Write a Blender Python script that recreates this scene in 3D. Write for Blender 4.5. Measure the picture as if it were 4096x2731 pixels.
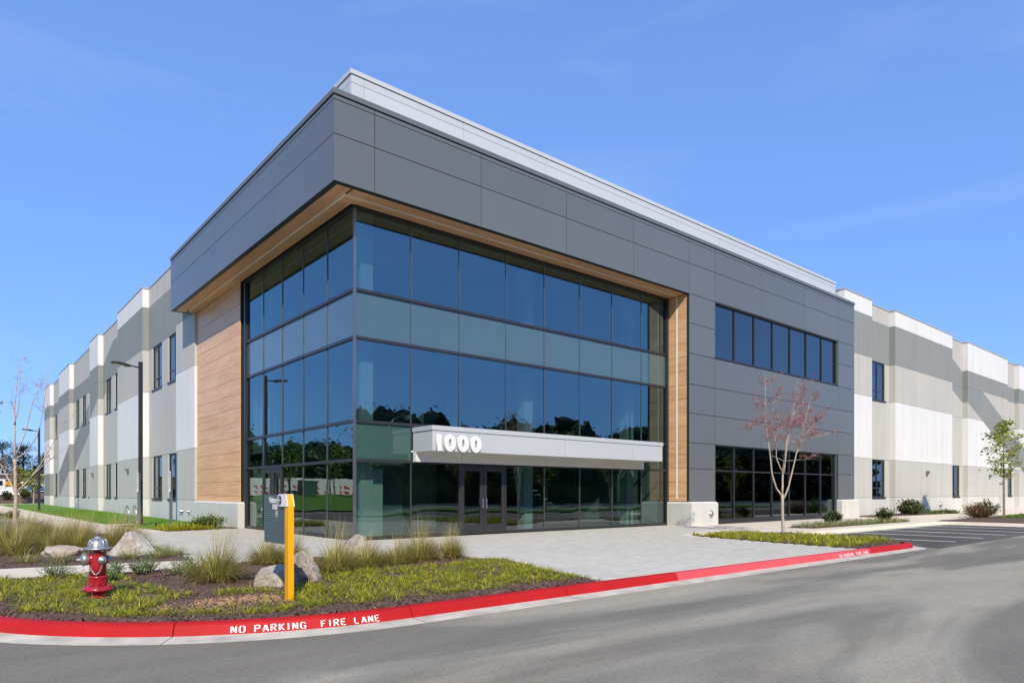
import bpy, bmesh, math, random
from mathutils import Vector, Matrix
R = math.radians
SC = bpy.context.scene
COL = SC.collection
for o in list(bpy.data.objects):
    bpy.data.objects.remove(o)

# ------------------------------------------------------------------ camera, sky, sun, exposure
CAM = (-7.98, -16.91, 1.32)
cd = bpy.data.cameras.new('camera'); cam = bpy.data.objects.new('camera', cd); COL.objects.link(cam)
cam.location = CAM; cam.rotation_euler = (R(90), 0, R(49.934 - 90))
cd.sensor_width = 36; cd.sensor_fit = 'HORIZONTAL'; cd.lens = 2693.9 / 4096 * 36
cd.shift_y = (1969.1 - 1365.5) / 4096; cd.clip_start = .1; cd.clip_end = 3000
SC.camera = cam

SUN_TO = Vector((-.58, -1.0, .90)).normalized()
elev = math.asin(SUN_TO.z); azim = math.atan2(SUN_TO.x, SUN_TO.y)
w = bpy.data.worlds.new('World'); SC.world = w; w.use_nodes = True
nt = w.node_tree; bg = nt.nodes['Background']
sky = nt.nodes.new('ShaderNodeTexSky'); sky.sky_type = 'NISHITA'; sky.sun_disc = False
sky.sun_elevation = elev; sky.sun_rotation = azim; sky.altitude = 0
sky.air_density = 1.0; sky.dust_density = 0.0; sky.ozone_density = 6.0
# one even response curve over the whole sky: the photograph's processing keeps it a clear, level blue
gam = nt.nodes.new('ShaderNodeGamma'); gam.inputs[1].default_value = .42; nt.links.new(sky.outputs[0], gam.inputs[0])
tin = nt.nodes.new('ShaderNodeMix'); tin.data_type = 'RGBA'; tin.blend_type = 'MULTIPLY'; tin.inputs[0].default_value = 1
tin.inputs[7].default_value = (1.06, 1.62, 2.78, 1); nt.links.new(gam.outputs[0], tin.inputs[6])
tc = nt.nodes.new('ShaderNodeTexCoord'); mp = nt.nodes.new('ShaderNodeMapping'); mp.inputs['Scale'].default_value = (1.1, 1.6, 6.5); mp.inputs['Rotation'].default_value = (.15, .1, .4)
cn = nt.nodes.new('ShaderNodeTexNoise'); cn.inputs['Scale'].default_value = 1.7; cn.inputs['Detail'].default_value = 7; cn.inputs['Roughness'].default_value = .6; cn.inputs['Distortion'].default_value = .4
nt.links.new(tc.outputs['Generated'], mp.inputs[0]); nt.links.new(mp.outputs[0], cn.inputs['Vector'])
cr = nt.nodes.new('ShaderNodeValToRGB'); cr.color_ramp.elements[0].position = .50; cr.color_ramp.elements[0].color = (0, 0, 0, 1); cr.color_ramp.elements[1].position = .80; cr.color_ramp.elements[1].color = (.16, .16, .16, 1)
nt.links.new(cn.outputs['Fac'], cr.inputs[0]); ci = nt.nodes.new('ShaderNodeMix'); ci.data_type = 'RGBA'; ci.inputs[7].default_value = (3.6, 4.6, 5.6, 1)
nt.links.new(cr.outputs[0], ci.inputs[0]); nt.links.new(tin.outputs[2], ci.inputs[6]); nt.links.new(ci.outputs[2], bg.inputs[0]); bg.inputs[1].default_value = .15
sd = bpy.data.lights.new('sun', 'SUN'); sd.energy = 4.1; sd.angle = R(.53); sd.color = (1, .895, .735)
sun = bpy.data.objects.new('sun', sd); COL.objects.link(sun)
sun.rotation_euler = (-SUN_TO).to_track_quat('-Z', 'Y').to_euler(); sun.location = SUN_TO * 200
SC.view_settings.view_transform = 'Standard'; SC.view_settings.look = 'None'
SC.view_settings.exposure = 0.32; SC.view_settings.gamma = 1; SC.view_settings.use_curve_mapping = False
SC.cycles.max_bounces = 8; SC.cycles.transparent_max_bounces = 12; SC.cycles.glossy_bounces = 4
SC.cycles.caustics_reflective = False; SC.cycles.caustics_refractive = False
SC.cycles.use_denoising = True

# ------------------------------------------------------------------ materials
MATS = {}
def _nodes(name):
    m = bpy.data.materials.new(name); m.use_nodes = True; MATS[name] = m
    n = m.node_tree; return m, n, n.nodes['Principled BSDF']
def _tex(n, scale, detail=4, rough=.55, stretch=None, coord='Object'):
    tc = n.nodes.new('ShaderNodeTexCoord'); no = n.nodes.new('ShaderNodeTexNoise')
    no.inputs['Scale'].default_value = scale; no.inputs['Detail'].default_value = detail
    no.inputs['Roughness'].default_value = rough
    if stretch:
        mp = n.nodes.new('ShaderNodeMapping'); mp.inputs['Scale'].default_value = stretch
        n.links.new(tc.outputs[coord], mp.inputs[0]); n.links.new(mp.outputs[0], no.inputs['Vector'])
    else:
        n.links.new(tc.outputs[coord], no.inputs['Vector'])
    return no
def _ramp(n, src, stops):
    r = n.nodes.new('ShaderNodeValToRGB')
    while len(r.color_ramp.elements) < len(stops): r.color_ramp.elements.new(.5)
    for e, (p, c) in zip(r.color_ramp.elements, stops):
        e.position = p; e.color = (c[0], c[1], c[2], 1)
    n.links.new(src, r.inputs[0]); return r.outputs[0]
def _mix(n, a, b, fac, mode='MIX'):
    mx = n.nodes.new('ShaderNodeMix'); mx.data_type = 'RGBA'; mx.blend_type = mode
    for s, v in ((mx.inputs[6], a), (mx.inputs[7], b), (mx.inputs[0], fac)):
        if hasattr(v, 'node'): n.links.new(v, s)
        elif isinstance(v, (int, float)): s.default_value = v
        else: s.default_value = (v[0], v[1], v[2], 1)
    return mx.outputs[2]
def _bump(n, b, src, strength, dist):
    bp = n.nodes.new('ShaderNodeBump'); bp.inputs['Strength'].default_value = strength
    bp.inputs['Distance'].default_value = dist
    n.links.new(src, bp.inputs['Height']); n.links.new(bp.outputs[0], b.inputs['Normal'])
def sc(c, k): return tuple(max(0, min(1, x * k)) for x in c)
def mat(name, c, rough=.6, metal=0., var=.08, vs=1.5, bump=None, spec=.4, coat=0, stretch=None, rnd=0., island=0., vertical=None):
    m, n, b = _nodes(name)
    b.inputs['Roughness'].default_value = rough; b.inputs['Metallic'].default_value = metal
    b.inputs['Specular IOR Level'].default_value = spec
    b.inputs['Coat Weight'].default_value = coat; b.inputs['Coat Roughness'].default_value = .06
    no = _tex(n, vs, stretch=stretch)
    col = _ramp(n, no.outputs['Fac'], [(.3, sc(c, 1 - var)), (.7, sc(c, 1 + var))])
    if rnd:
        oi = n.nodes.new('ShaderNodeObjectInfo')
        col = _mix(n, col, _ramp(n, oi.outputs['Random'], [(0, (1 - rnd,) * 3), (1, (1, 1, 1))]), 1.0, 'MULTIPLY')
    if island:
        ge = n.nodes.new('ShaderNodeNewGeometry')
        col = _mix(n, col, _ramp(n, ge.outputs['Random Per Island'], [(0, (1 - island,) * 3), (1, (1, 1, 1))]), 1.0, 'MULTIPLY')
    n.links.new(col, b.inputs['Base Color'])
    if bump:
        nb = _tex(n, bump[0], 6); _bump(n, b, nb.outputs['Fac'], bump[1], bump[2] if len(bump) > 2 else .01)
    return m
def concrete_paint(name, c):
    # rolled paint on tilt-up concrete: faint vertical streaks, sand grain
    m, n, b = _nodes(name); b.inputs['Roughness'].default_value = .75; b.inputs['Specular IOR Level'].default_value = .25
    a = _tex(n, .35, 3); s = _tex(n, 1.0, 5, .6, (2.2, 2.2, .12)); g = _tex(n, 60, 3)
    col = _mix(n, _ramp(n, a.outputs['Fac'], [(.3, sc(c, .965)), (.7, sc(c, 1.02))]),
               _ramp(n, s.outputs['Fac'], [(.33, (.925, .925, .92)), (.58, (1, 1, 1))]), 1.0, 'MULTIPLY')
    n.links.new(col, b.inputs['Base Color']); _bump(n, b, g.outputs['Fac'], .25, .004)
    return m
def wood(name, stretch):
    m, n, b = _nodes(name); b.inputs['Roughness'].default_value = .42; b.inputs['Specular IOR Level'].default_value = .35
    a = _tex(n, 3.0, 6, .6, stretch); f = _tex(n, 14.0, 5, .6, stretch)
    c = _ramp(n, a.outputs['Fac'], [(.28, (.66, .38, .19)), (.5, (.77, .47, .255)), (.72, (.84, .56, .33))])
    c = _mix(n, c, _ramp(n, f.outputs['Fac'], [(.35, (.84, .80, .76)), (.62, (1, 1, 1))]), .8, 'MULTIPLY')
    oi = n.nodes.new('ShaderNodeObjectInfo')
    c = _mix(n, c, _ramp(n, oi.outputs['Random'], [(0, (.9, .88, .86)), (1, (1, 1, 1))]), 1.0, 'MULTIPLY')
    n.links.new(c, b.inputs['Base Color']); return m
def glass(name, tint, refl, ior, wave=.12, rough=0.0):
    m = bpy.data.materials.new(name); m.use_nodes = True; MATS[name] = m; n = m.node_tree
    n.nodes.remove(n.nodes['Principled BSDF']); out = n.nodes['Material Output']
    tr = n.nodes.new('ShaderNodeBsdfTransparent'); tr.inputs[0].default_value = (*tint, 1)
    gl = n.nodes.new('ShaderNodeBsdfGlossy'); gl.inputs['Color'].default_value = (*refl, 1); gl.inputs['Roughness'].default_value = rough
    fr = n.nodes.new('ShaderNodeFresnel')
    # thin pane: the same reflectance from inside and outside
    ge = n.nodes.new('ShaderNodeNewGeometry'); mr = n.nodes.new('ShaderNodeMapRange'); mr.inputs['To Min'].default_value = ior; mr.inputs['To Max'].default_value = 1 / ior
    n.links.new(ge.outputs['Backfacing'], mr.inputs['Value']); n.links.new(mr.outputs[0], fr.inputs['IOR'])
    no = _tex(n, .55, 2, .4); bp = n.nodes.new('ShaderNodeBump'); bp.inputs['Strength'].default_value = wave; bp.inputs['Distance'].default_value = .05
    n.links.new(no.outputs['Fac'], bp.inputs['Height']); n.links.new(bp.outputs[0], gl.inputs['Normal'])
    mx = n.nodes.new('ShaderNodeMixShader'); n.links.new(fr.outputs[0], mx.inputs[0]); n.links.new(tr.outputs[0], mx.inputs[1]); n.links.new(gl.outputs[0], mx.inputs[2])
    n.links.new(mx.outputs[0], out.inputs['Surface']); return m
def spandrel(name, c):
    m, n, b = _nodes(name); b.inputs['Base Color'].default_value = (*c, 1); b.inputs['Roughness'].default_value = .25
    b.inputs['Coat Weight'].default_value = 1; b.inputs['Coat IOR'].default_value = 1.9; b.inputs['Coat Roughness'].default_value = 0
    b.inputs['Specular IOR Level'].default_value = .1
    no = _tex(n, .5, 2, .4); bp = n.nodes.new('ShaderNodeBump'); bp.inputs['Strength'].default_value = .03; bp.inputs['Distance'].default_value = .05
    n.links.new(no.outputs['Fac'], bp.inputs['Height']); n.links.new(bp.outputs[0], b.inputs['Coat Normal']); return m
def leaf(name, c, c2=None, trans=.35, rough=.5):
    m, n, b = _nodes(name); b.inputs['Roughness'].default_value = rough; b.inputs['Specular IOR Level'].default_value = .3
    c2 = c2 or sc(c, 1.5); ge = n.nodes.new('ShaderNodeNewGeometry')
    col = _ramp(n, ge.outputs['Random Per Island'], [(0, sc(c, .65)), (.5, c), (1, c2)])
    n.links.new(col, b.inputs['Base Color'])
    out = n.nodes['Material Output']; tl = n.nodes.new('ShaderNodeBsdfTranslucent'); n.links.new(col, tl.inputs[0])
    mx = n.nodes.new('ShaderNodeMixShader'); mx.inputs[0].default_value = trans
    n.links.new(b.outputs[0], mx.inputs[1]); n.links.new(tl.outputs[0], mx.inputs[2]); n.links.new(mx.outputs[0], out.inputs['Surface'])
    return m
def emis(name, c, s):
    m, n, b = _nodes(name); b.inputs['Base Color'].default_value = (.8, .8, .8, 1)
    b.inputs['Emission Color'].default_value = (*c, 1); b.inputs['Emission Strength'].default_value = s; return m

def asphalt(name, dark, pale, amount):
    m, n, b = _nodes(name); b.inputs['Roughness'].default_value = .9; b.inputs['Specular IOR Level'].default_value = .08
    big = _tex(n, .15, 5, .55, (.5, 1.6, 1)); big.inputs['Distortion'].default_value = 1.2; mid = _tex(n, .9, 6, .65, (.5, 1.4, 1)); fine = _tex(n, 90, 4, .7); spot = _tex(n, 11, 3, .6)
    c = _ramp(n, big.outputs['Fac'], [(.38, dark), (.49, sc(dark, 1.06)), (.57, pale), (.66, sc(pale, 1.04))])
    c = _mix(n, c, _ramp(n, mid.outputs['Fac'], [(.3, (.80, .80, .80)), (.7, (1.0, .99, .97))]), amount, 'MULTIPLY')
    c = _mix(n, c, _ramp(n, fine.outputs['Fac'], [(.3, (.72, .72, .72)), (.65, (1, 1, 1))]), .75, 'MULTIPLY')
    c = _mix(n, c, _ramp(n, spot.outputs['Fac'], [(.26, (.70, .70, .70)), (.34, (1, 1, 1))]), .7, 'MULTIPLY')
    sw = _tex(n, .55, 3, .5, (.16, 1.2, 1)); c = _mix(n, c, _ramp(n, sw.outputs['Fac'], [(.42, (.93, .93, .93)), (.47, (1, 1, 1)), (.53, (1, 1, 1)), (.58, (1.0, .985, .95))]), .9, 'MULTIPLY')
    gr = _tex(n, 28, 3, .7); c = _mix(n, c, _ramp(n, gr.outputs['Fac'], [(.34, (.80, .80, .80)), (.66, (1.06, 1.06, 1.05))]), .9, 'MULTIPLY')
    peb = _tex(n, 38, 2, .5); c = _mix(n, c, (.62, .58, .50), _ramp(n, peb.outputs['Fac'], [(.76, (0, 0, 0)), (.79, (.55, .55, .55))]))
    n.links.new(c, b.inputs['Base Color']); _bump(n, b, fine.outputs['Fac'], .5, .006); return m

asphalt('asphalt', (.255, .24, .20), (.43, .40, .32), .95)
asphalt('asphalt_new', (.115, .11, .10), (.16, .155, .14), .8)
mat('line_white', (.78, .78, .75), .7, var=.08, vs=9)
mat('concrete', (.68, .60, .475), .85, var=.07, vs=.8, bump=(70, .3, .004), spec=.15)
mat('concrete_gutter', (.52, .475, .39), .85, var=.22, vs=3.5, bump=(70, .3, .004), spec=.15)
mat('paver', (.595, .57, .485), .85, var=.05, vs=2, bump=(80, .3, .003), island=.10, rnd=.10, spec=.15)
mat('paver_sand', (.42, .40, .35), .9, var=.1, vs=8)
def kerb_paint(name, c, wear):
    m, n, b = _nodes(name); b.inputs['Roughness'].default_value = .62; b.inputs['Specular IOR Level'].default_value = .2
    a = _tex(n, 1.6, 5, .6); w_ = _tex(n, 26, 6, .75); d = _tex(n, 3.2, 6, .7, (1, 1, 2.5)); g_ = _tex(n, 60, 4)
    col = _ramp(n, a.outputs['Fac'], [(.3, sc(c, .84)), (.7, sc(c, 1.08))])
    col = _mix(n, col, (.07, .05, .045), _ramp(n, d.outputs['Fac'], [(.60, (0, 0, 0)), (.75, (.35, .35, .35))]))
    col = _mix(n, col, (.50, .42, .36), _ramp(n, w_.outputs['Fac'], [(wear, (0, 0, 0)), (wear + .03, (.8, .8, .8))]))
    n.links.new(col, b.inputs['Base Color']); _bump(n, b, g_.outputs['Fac'], .35, .005); return m
kerb_paint('curb_red', (.44, .012, .012), .70); kerb_paint('curb_pink', (.64, .085, .095), .66)
mat('stencil_white', (.80, .76, .74), .6, var=.08, vs=20)
mat('mulch', (.125, .076, .052), .95, var=.45, vs=14, bump=(40, 1.0, .03))
mat('mulch_chip', (.21, .13, .09), .9, var=.3, vs=9, island=.65)
mat('clay_soil', (.36, .22, .115), .95, var=.3, vs=10, bump=(30, 1.0, .03))
mat('lawn', (.10, .24, .015), .9, var=.3, vs=2.2, bump=(60, 1.0, .03))
mat('field', (.09, .12, .035), .95, var=.35, vs=.2)
mat('panel_dark', (.142, .154, .153), .33, .12, var=.02, vs=.5, spec=.55, rnd=.08)
mat('panel_trim', (.045, .047, .05), .4, .3, var=.03)
mat('joint_black', (.012, .012, .013), .8, var=.05)
mat('panel_silver', (.56, .575, .57), .35, .1, var=.015, vs=.5, spec=.5, rnd=.04)
mat('canopy_silver', (.50, .52, .52), .35, .1, var=.015, vs=.5, spec=.5, rnd=.03)
mat('canopy_white', (.62, .61, .57), .5, var=.02)
mat('digit_white', (.70, .70, .68), .35, var=.01)
mat('bronze', (.055, .056, .06), .35, .5, var=.05)
mat('anodized', (.24, .235, .225), .3, .8, var=.05)
mat('light_strip', (.85, .82, .74), .4, var=.02)
wood('wood_x', (.22, 3.2, 3.2)); wood('wood_y', (3.2, .22, 3.2))
concrete_paint('paint_white', (.725, .72, .695)); concrete_paint('paint_light', (.50, .485, .44))
concrete_paint('paint_dark', (.262, .275, .26)); concrete_paint('paint_mid', (.51, .50, .455))
concrete_paint('paint_base', (.60, .592, .55)); concrete_paint('plinth', (.60, .588, .54))
mat('coping_metal', (.50, .50, .47), .4, .3, var=.03)
mat('roof_membrane', (.55, .55, .53), .9, var=.05)
glass('glass_vision', (.26, .36, .37), (.60, .93, 1.0), 2.95, .035)
glass('glass_low', (.33, .46, .43), (.84, .96, .98), 2.45, .14)
glass('glass_window', (.13, .18, .20), (.82, .95, 1.0), 2.45, .05)
spandrel('glass_spandrel', (.058, .11, .118)); spandrel('glass_spandrel_green', (.04, .09, .08))
mat('interior_wall', (.42, .45, .43), .8, var=.03); mat('interior_floor', (.16, .16, .155), .5, var=.08, vs=.6)
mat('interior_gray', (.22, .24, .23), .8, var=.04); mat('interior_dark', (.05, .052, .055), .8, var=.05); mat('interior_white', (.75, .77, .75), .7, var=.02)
emis('lamp_emit', (1, .97, .9), 6)
mat('galv', (.42, .44, .46), .35, .6, var=.06, vs=4); mat('steel', (.62, .62, .61), .22, 1.0, var=.05, vs=6)
mat('post_gray', (.12, .145, .175), .5, .2, var=.04); mat('lamp_black', (.035, .037, .04), .4, .4, var=.05)
mat('hydrant_red', (.34, .012, .022), .28, var=.3, vs=14, spec=.5, coat=.45, bump=(60, .15, .003))
mat('hydrant_red_low', (.52, .02, .02), .35, var=.12, vs=6)
mat('aluminium', (.42, .415, .405), .36, .7, var=.12, vs=18, bump=(90, .2, .003))
mat('chain', (.62, .62, .60), .3, .9, var=.1)
mat('bolt_rust', (.30, .18, .15), .6, .5, var=.2, vs=20)
mat('sign_yellow', (.84, .39, .004), .42, var=.06, vs=3, spec=.4)
mat('sign_slate', (.055, .075, .082), .35, var=.05, spec=.5); mat('sign_teal', (.13, .25, .26), .4, var=.03)
mat('sign_white', (.78, .78, .74), .4, var=.02); mat('sign_black', (.03, .032, .03), .4, var=.03)
mat('sign_blue', (.02, .07, .42), .4, var=.03); mat('sign_green', (.03, .16, .07), .5, var=.05)
def rock(name, stops, seed):
    m, n, b = _nodes(name); b.inputs['Roughness'].default_value = .85
    a = _tex(n, 2.3, 8, .65); d = _tex(n, 7, 6, .7); f = _tex(n, 30, 6, .7)
    for t in (a, d): t.noise_dimensions = '4D'; t.inputs['W'].default_value = seed
    c = _ramp(n, a.outputs['Fac'], stops)
    c = _mix(n, c, _ramp(n, d.outputs['Fac'], [(.30, (.30, .28, .26)), (.48, (1, 1, 1))]), .85, 'MULTIPLY')
    n.links.new(c, b.inputs['Base Color'])
    ad = n.nodes.new('ShaderNodeMath'); ad.operation = 'ADD'; n.links.new(d.outputs['Fac'], ad.inputs[0]); n.links.new(f.outputs['Fac'], ad.inputs[1])
    _bump(n, b, ad.outputs[0], 1.0, .06); return m
rock('rock_gray', [(.30, (.22, .17, .12)), (.44, (.42, .35, .26)), (.58, (.66, .58, .46)), (.75, (.80, .74, .63))], 1.0)
rock('rock_pale', [(.28, (.30, .25, .20)), (.42, (.52, .43, .34)), (.55, (.66, .62, .55)), (.75, (.72, .70, .64))], 4.2)
rock('rock_pink', [(.30, (.34, .22, .16)), (.45, (.55, .43, .33)), (.60, (.63, .56, .47)), (.75, (.70, .66, .58))], 7.7)
mat('bark_pale', (.42, .355, .28), .85, var=.25, vs=14, bump=(30, .6, .01)); mat('bark_gray', (.24, .20, .16), .9, var=.3, vs=10, bump=(25, .8, .02))
mat('bark_brown', (.10, .07, .05), .9, var=.3, vs=6, bump=(20, .8, .03)); mat('twig_red', (.23, .12, .11), .8, var=.2, vs=8)
leaf('leaf_red', (.52, .13, .12), (.72, .40, .28), .45); leaf('leaf_lirio', (.42, .43, .02), (.78, .66, .05), .4)
leaf('leaf_lirio_dry', (.30, .25, .10), (.42, .36, .18), .2); leaf('leaf_green', (.14, .23, .035), (.27, .34, .06), .35)
leaf('grass_olive', (.40, .36, .06), (.66, .56, .15), .4); leaf('grass_straw', (.44, .34, .15), (.62, .52, .26), .35)
leaf('grass_blue', (.26, .33, .14), (.44, .48, .22), .35); leaf('lawn_blade', (.13, .30, .012), (.25, .40, .02), .3)
leaf('shrub_green', (.085, .145, .03), (.20, .28, .06), .3); leaf('shrub_olive', (.075, .085, .04), (.22, .20, .11), .2)
leaf('shrub_gray', (.26, .36, .10), (.46, .55, .22), .4); leaf('shrub_rust', (.20, .095, .05), (.26, .19, .07), .3)
leaf('tree_yellowgreen', (.38, .42, .05), (.62, .58, .10), .5); leaf('tree_pine', (.025, .05, .02), (.08, .11, .035), .15)
leaf('tree_deep', (.03, .05, .014), (.07, .095, .022), .2); leaf('tree_autumn', (.22, .18, .025), (.40, .26, .04), .4)
leaf('strap_yellow', (.36, .36, .03), (.62, .55, .06), .3); leaf('willow', (.11, .17, .02), (.20, .25, .04), .3)
leaf('flower_violet', (.10, .08, .28), (.20, .15, .42), .2)
mat('ware_brown', (.115, .085, .07), .7, var=.05, vs=.5, stretch=(3, 3, .1)); mat('ware_trim', (.40, .40, .38), .6)
mat('car_blue', (.02, .055, .20), .25, .4, var=.03, coat=.8); mat('car_glass', (.02, .025, .03), .08, var=.02, spec=.8)
mat('tyre', (.02, .02, .02), .9); mat('truck_white', (.70, .71, .70), .4, var=.03); mat('truck_orange', (.80, .33, .02), .45, var=.05)
mat('barrier_white', (.72, .72, .70), .6, var=.06); mat('barrier_red', (.55, .03, .03), .5, var=.05); mat('utility_green', (.03, .09, .06), .5, var=.05)
mat('wall_lamp', (.17, .17, .17), .5, .2, var=.05)
mat('iron', (.015, .015, .016), .5, .3, var=.05)

# ------------------------------------------------------------------ mesh helpers
def newobj(name, me, parent=None, loc=(0, 0, 0)):
    o = bpy.data.objects.new(name, me); COL.objects.link(o); o.location = loc
    if parent: o.parent = parent
    return o
def tag(o, label=None, cat=None, group=None, kind=None):
    if label: o['label'] = label
    if cat: o['category'] = cat
    if group: o['group'] = group
    if kind: o['kind'] = kind
    return o
def thing(name, label, cat, loc, group=None, rz=0):
    o = newobj(name, None, None, loc); o.rotation_euler.z = rz; o.empty_display_size = .2
    return tag(o, label, cat, group)
def dup(root, loc, rz=0, label=None):
    def cp(o, par):
        c = o.copy(); COL.objects.link(c); c.parent = par
        for ch in o.children: cp(ch, c)
        return c
    r = cp(root, None); r.location = loc; r.rotation_euler.z = rz
    if label: r['label'] = label
    return r
class MB:
    def __init__(s): s.v = []; s.f = []; s.m = []; s.mats = []; s.smooth = False
    def mi(s, mname):
        if mname not in s.mats: s.mats.append(mname)
        return s.mats.index(mname)
    def poly(s, pts, m):
        i = len(s.v); s.v += [tuple(p) for p in pts]; s.f.append(tuple(range(i, i + len(pts)))); s.m.append(s.mi(m))
    def box(s, x0, x1, y0, y1, z0, z1, m, ch=0):
        x0, x1 = min(x0, x1), max(x0, x1); y0, y1 = min(y0, y1), max(y0, y1); z0, z1 = min(z0, z1), max(z0, z1)
        i = len(s.v)
        s.v += [(x0, y0, z0), (x1, y0, z0), (x1, y1, z0), (x0, y1, z0), (x0, y0, z1), (x1, y0, z1), (x1, y1, z1), (x0, y1, z1)]
        for q in ((3, 2, 1, 0), (4, 5, 6, 7), (0, 1, 5, 4), (1, 2, 6, 5), (2, 3, 7, 6), (3, 0, 4, 7)):
            s.f.append(tuple(i + k for k in q)); s.m.append(s.mi(m))
        return s
    def obox(s, mtx, dx, dy, dz, m):
        i = len(s.v)
        for z in (-dz, dz):
            for x, y in ((-dx, -dy), (dx, -dy), (dx, dy), (-dx, dy)):
                s.v.append(tuple(mtx @ Vector((x, y, z))))
        for q in ((3, 2, 1, 0), (4, 5, 6, 7), (0, 1, 5, 4), (1, 2, 6, 5), (2, 3, 7, 6), (3, 0, 4, 7)):
            s.f.append(tuple(i + k for k in q)); s.m.append(s.mi(m))
    def tube(s, pts, rad, m, n=8, cap=True):
        pts = [Vector(p) for p in pts]; rings = []
        up = Vector((.13, .31, .94))
        for k, p in enumerate(pts):
            d = (pts[min(k + 1, len(pts) - 1)] - pts[max(k - 1, 0)])
            d = d.normalized() if d.length > 1e-9 else Vector((0, 0, 1))
            a = d.cross(up); a = a.normalized() if a.length > 1e-3 else d.orthogonal().normalized()
            b = d.cross(a).normalized(); r = rad[k] if isinstance(rad, (list, tuple)) else rad
            i = len(s.v)
            s.v += [tuple(p + (a * math.cos(t) + b * math.sin(t)) * r) for t in (2 * math.pi * j / n for j in range(n))]
            rings.append(i)
        for r0, r1 in zip(rings, rings[1:]):
            for j in range(n):
                s.f.append((r0 + j, r0 + (j + 1) % n, r1 + (j + 1) % n, r1 + j)); s.m.append(s.mi(m))
        if cap:
            s.f.append(tuple(reversed(range(rings[0], rings[0] + n)))); s.m.append(s.mi(m))
            s.f.append(tuple(range(rings[-1], rings[-1] + n))); s.m.append(s.mi(m))
    def lathe(s, prof, m, mtx=Matrix(), n=24):
        rings = []
        for r, z in prof:
            i = len(s.v); rings.append(i)
            s.v += [tuple(mtx @ Vector((r * math.cos(t), r * math.sin(t), z))) for t in (2 * math.pi * j / n for j in range(n))]
        for r0, r1 in zip(rings, rings[1:]):
            for j in range(n):
                s.f.append((r0 + j, r0 + (j + 1) % n, r1 + (j + 1) % n, r1 + j)); s.m.append(s.mi(m))
        s.f.append(tuple(reversed(range(rings[0], rings[0] + n)))); s.m.append(s.mi(m))
        s.f.append(tuple(range(rings[-1], rings[-1] + n))); s.m.append(s.mi(m))
    def prism(s, poly, z0, z1, m, top=None):
        n = len(poly); i = len(s.v)
        s.v += [(p[0], p[1], z0) for p in poly] + [(p[0], p[1], z1) for p in poly]
        s.f.append(tuple(i + n + k for k in range(n))); s.m.append(s.mi(top or m))
        s.f.append(tuple(i + k for k in reversed(range(n)))); s.m.append(s.mi(m))
        for k in range(n):
            s.f.append((i + k, i + (k + 1) % n, i + n + (k + 1) % n, i + n + k)); s.m.append(s.mi(m))
    def build(s, name, parent=None, origin=(0, 0, 0), smooth=None, bevel=0):
        me = bpy.data.meshes.new(name); ox, oy, oz = origin
        me.from_pydata([(x - ox, y - oy, z - oz) for x, y, z in s.v], [], s.f)
        for mn in s.mats: me.materials.append(MATS[mn])
        me.polygons.foreach_set('material_index', s.m)
        if smooth or s.smooth: me.polygons.foreach_set('use_smooth', [True] * len(me.polygons))
        me.update()
        if bevel:
            bm = bmesh.new(); bm.from_mesh(me); bmesh.ops.remove_doubles(bm, verts=bm.verts, dist=1e-5)
            es = [e for e in bm.edges if len(e.link_faces) == 2 and e.calc_face_angle(0) > .5]
            bmesh.ops.bevel(bm, geom=es, offset=bevel, segments=2, profile=.5, affect='EDGES'); bm.to_mesh(me); bm.free()
        o = newobj(name, me, parent)
        if parent is None: o.location = origin
        return o
def box(name, parent, x0, x1, y0, y1, z0, z1, m, bevel=0):
    b = MB(); b.box(x0, x1, y0, y1, z0, z1, m); return b.build(name, parent, bevel=bevel)
def inside(poly, x, y):
    c = False; n = len(poly); j = n - 1
    for i in range(n):
        xi, yi = poly[i]; xj, yj = poly[j]
        if (yi > y) != (yj > y) and x < (xj - xi) * (y - yi) / (yj - yi) + xi: c = not c
        j = i
    return c
def text_mesh(txt, size, depth=0., bold=0., m='sign_white', bev=0., spacing=1.0):
    cu = bpy.data.curves.new('t', 'FONT'); cu.body = txt; cu.size = size; cu.extrude = depth; cu.offset = bold; cu.bevel_depth = bev
    cu.space_character = spacing; cu.align_x = 'LEFT'
    o = bpy.data.objects.new('t', cu); COL.objects.link(o); bpy.context.view_layer.update()
    me = bpy.data.meshes.new_from_object(o.evaluated_get(bpy.context.evaluated_depsgraph_get()))
    bpy.data.objects.remove(o); me.materials.clear(); me.materials.append(MATS[m]); return me
def place_text(name, me, parent, origin, ax, ay):
    # map text x -> ax, y -> ay, z -> ax x ay
    ax = Vector(ax).normalized(); ay = Vector(ay).normalized(); az = ax.cross(ay)
    o = newobj(name, me, parent)
    o.matrix_local = Matrix(((ax.x, ay.x, az.x, origin[0]), (ax.y, ay.y, az.y, origin[1]), (ax.z, ay.z, az.z, origin[2]), (0, 0, 0, 1)))
    return o
GZ = -.08        # paving level
RZ = -.22        # road level
exec_later = []

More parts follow.
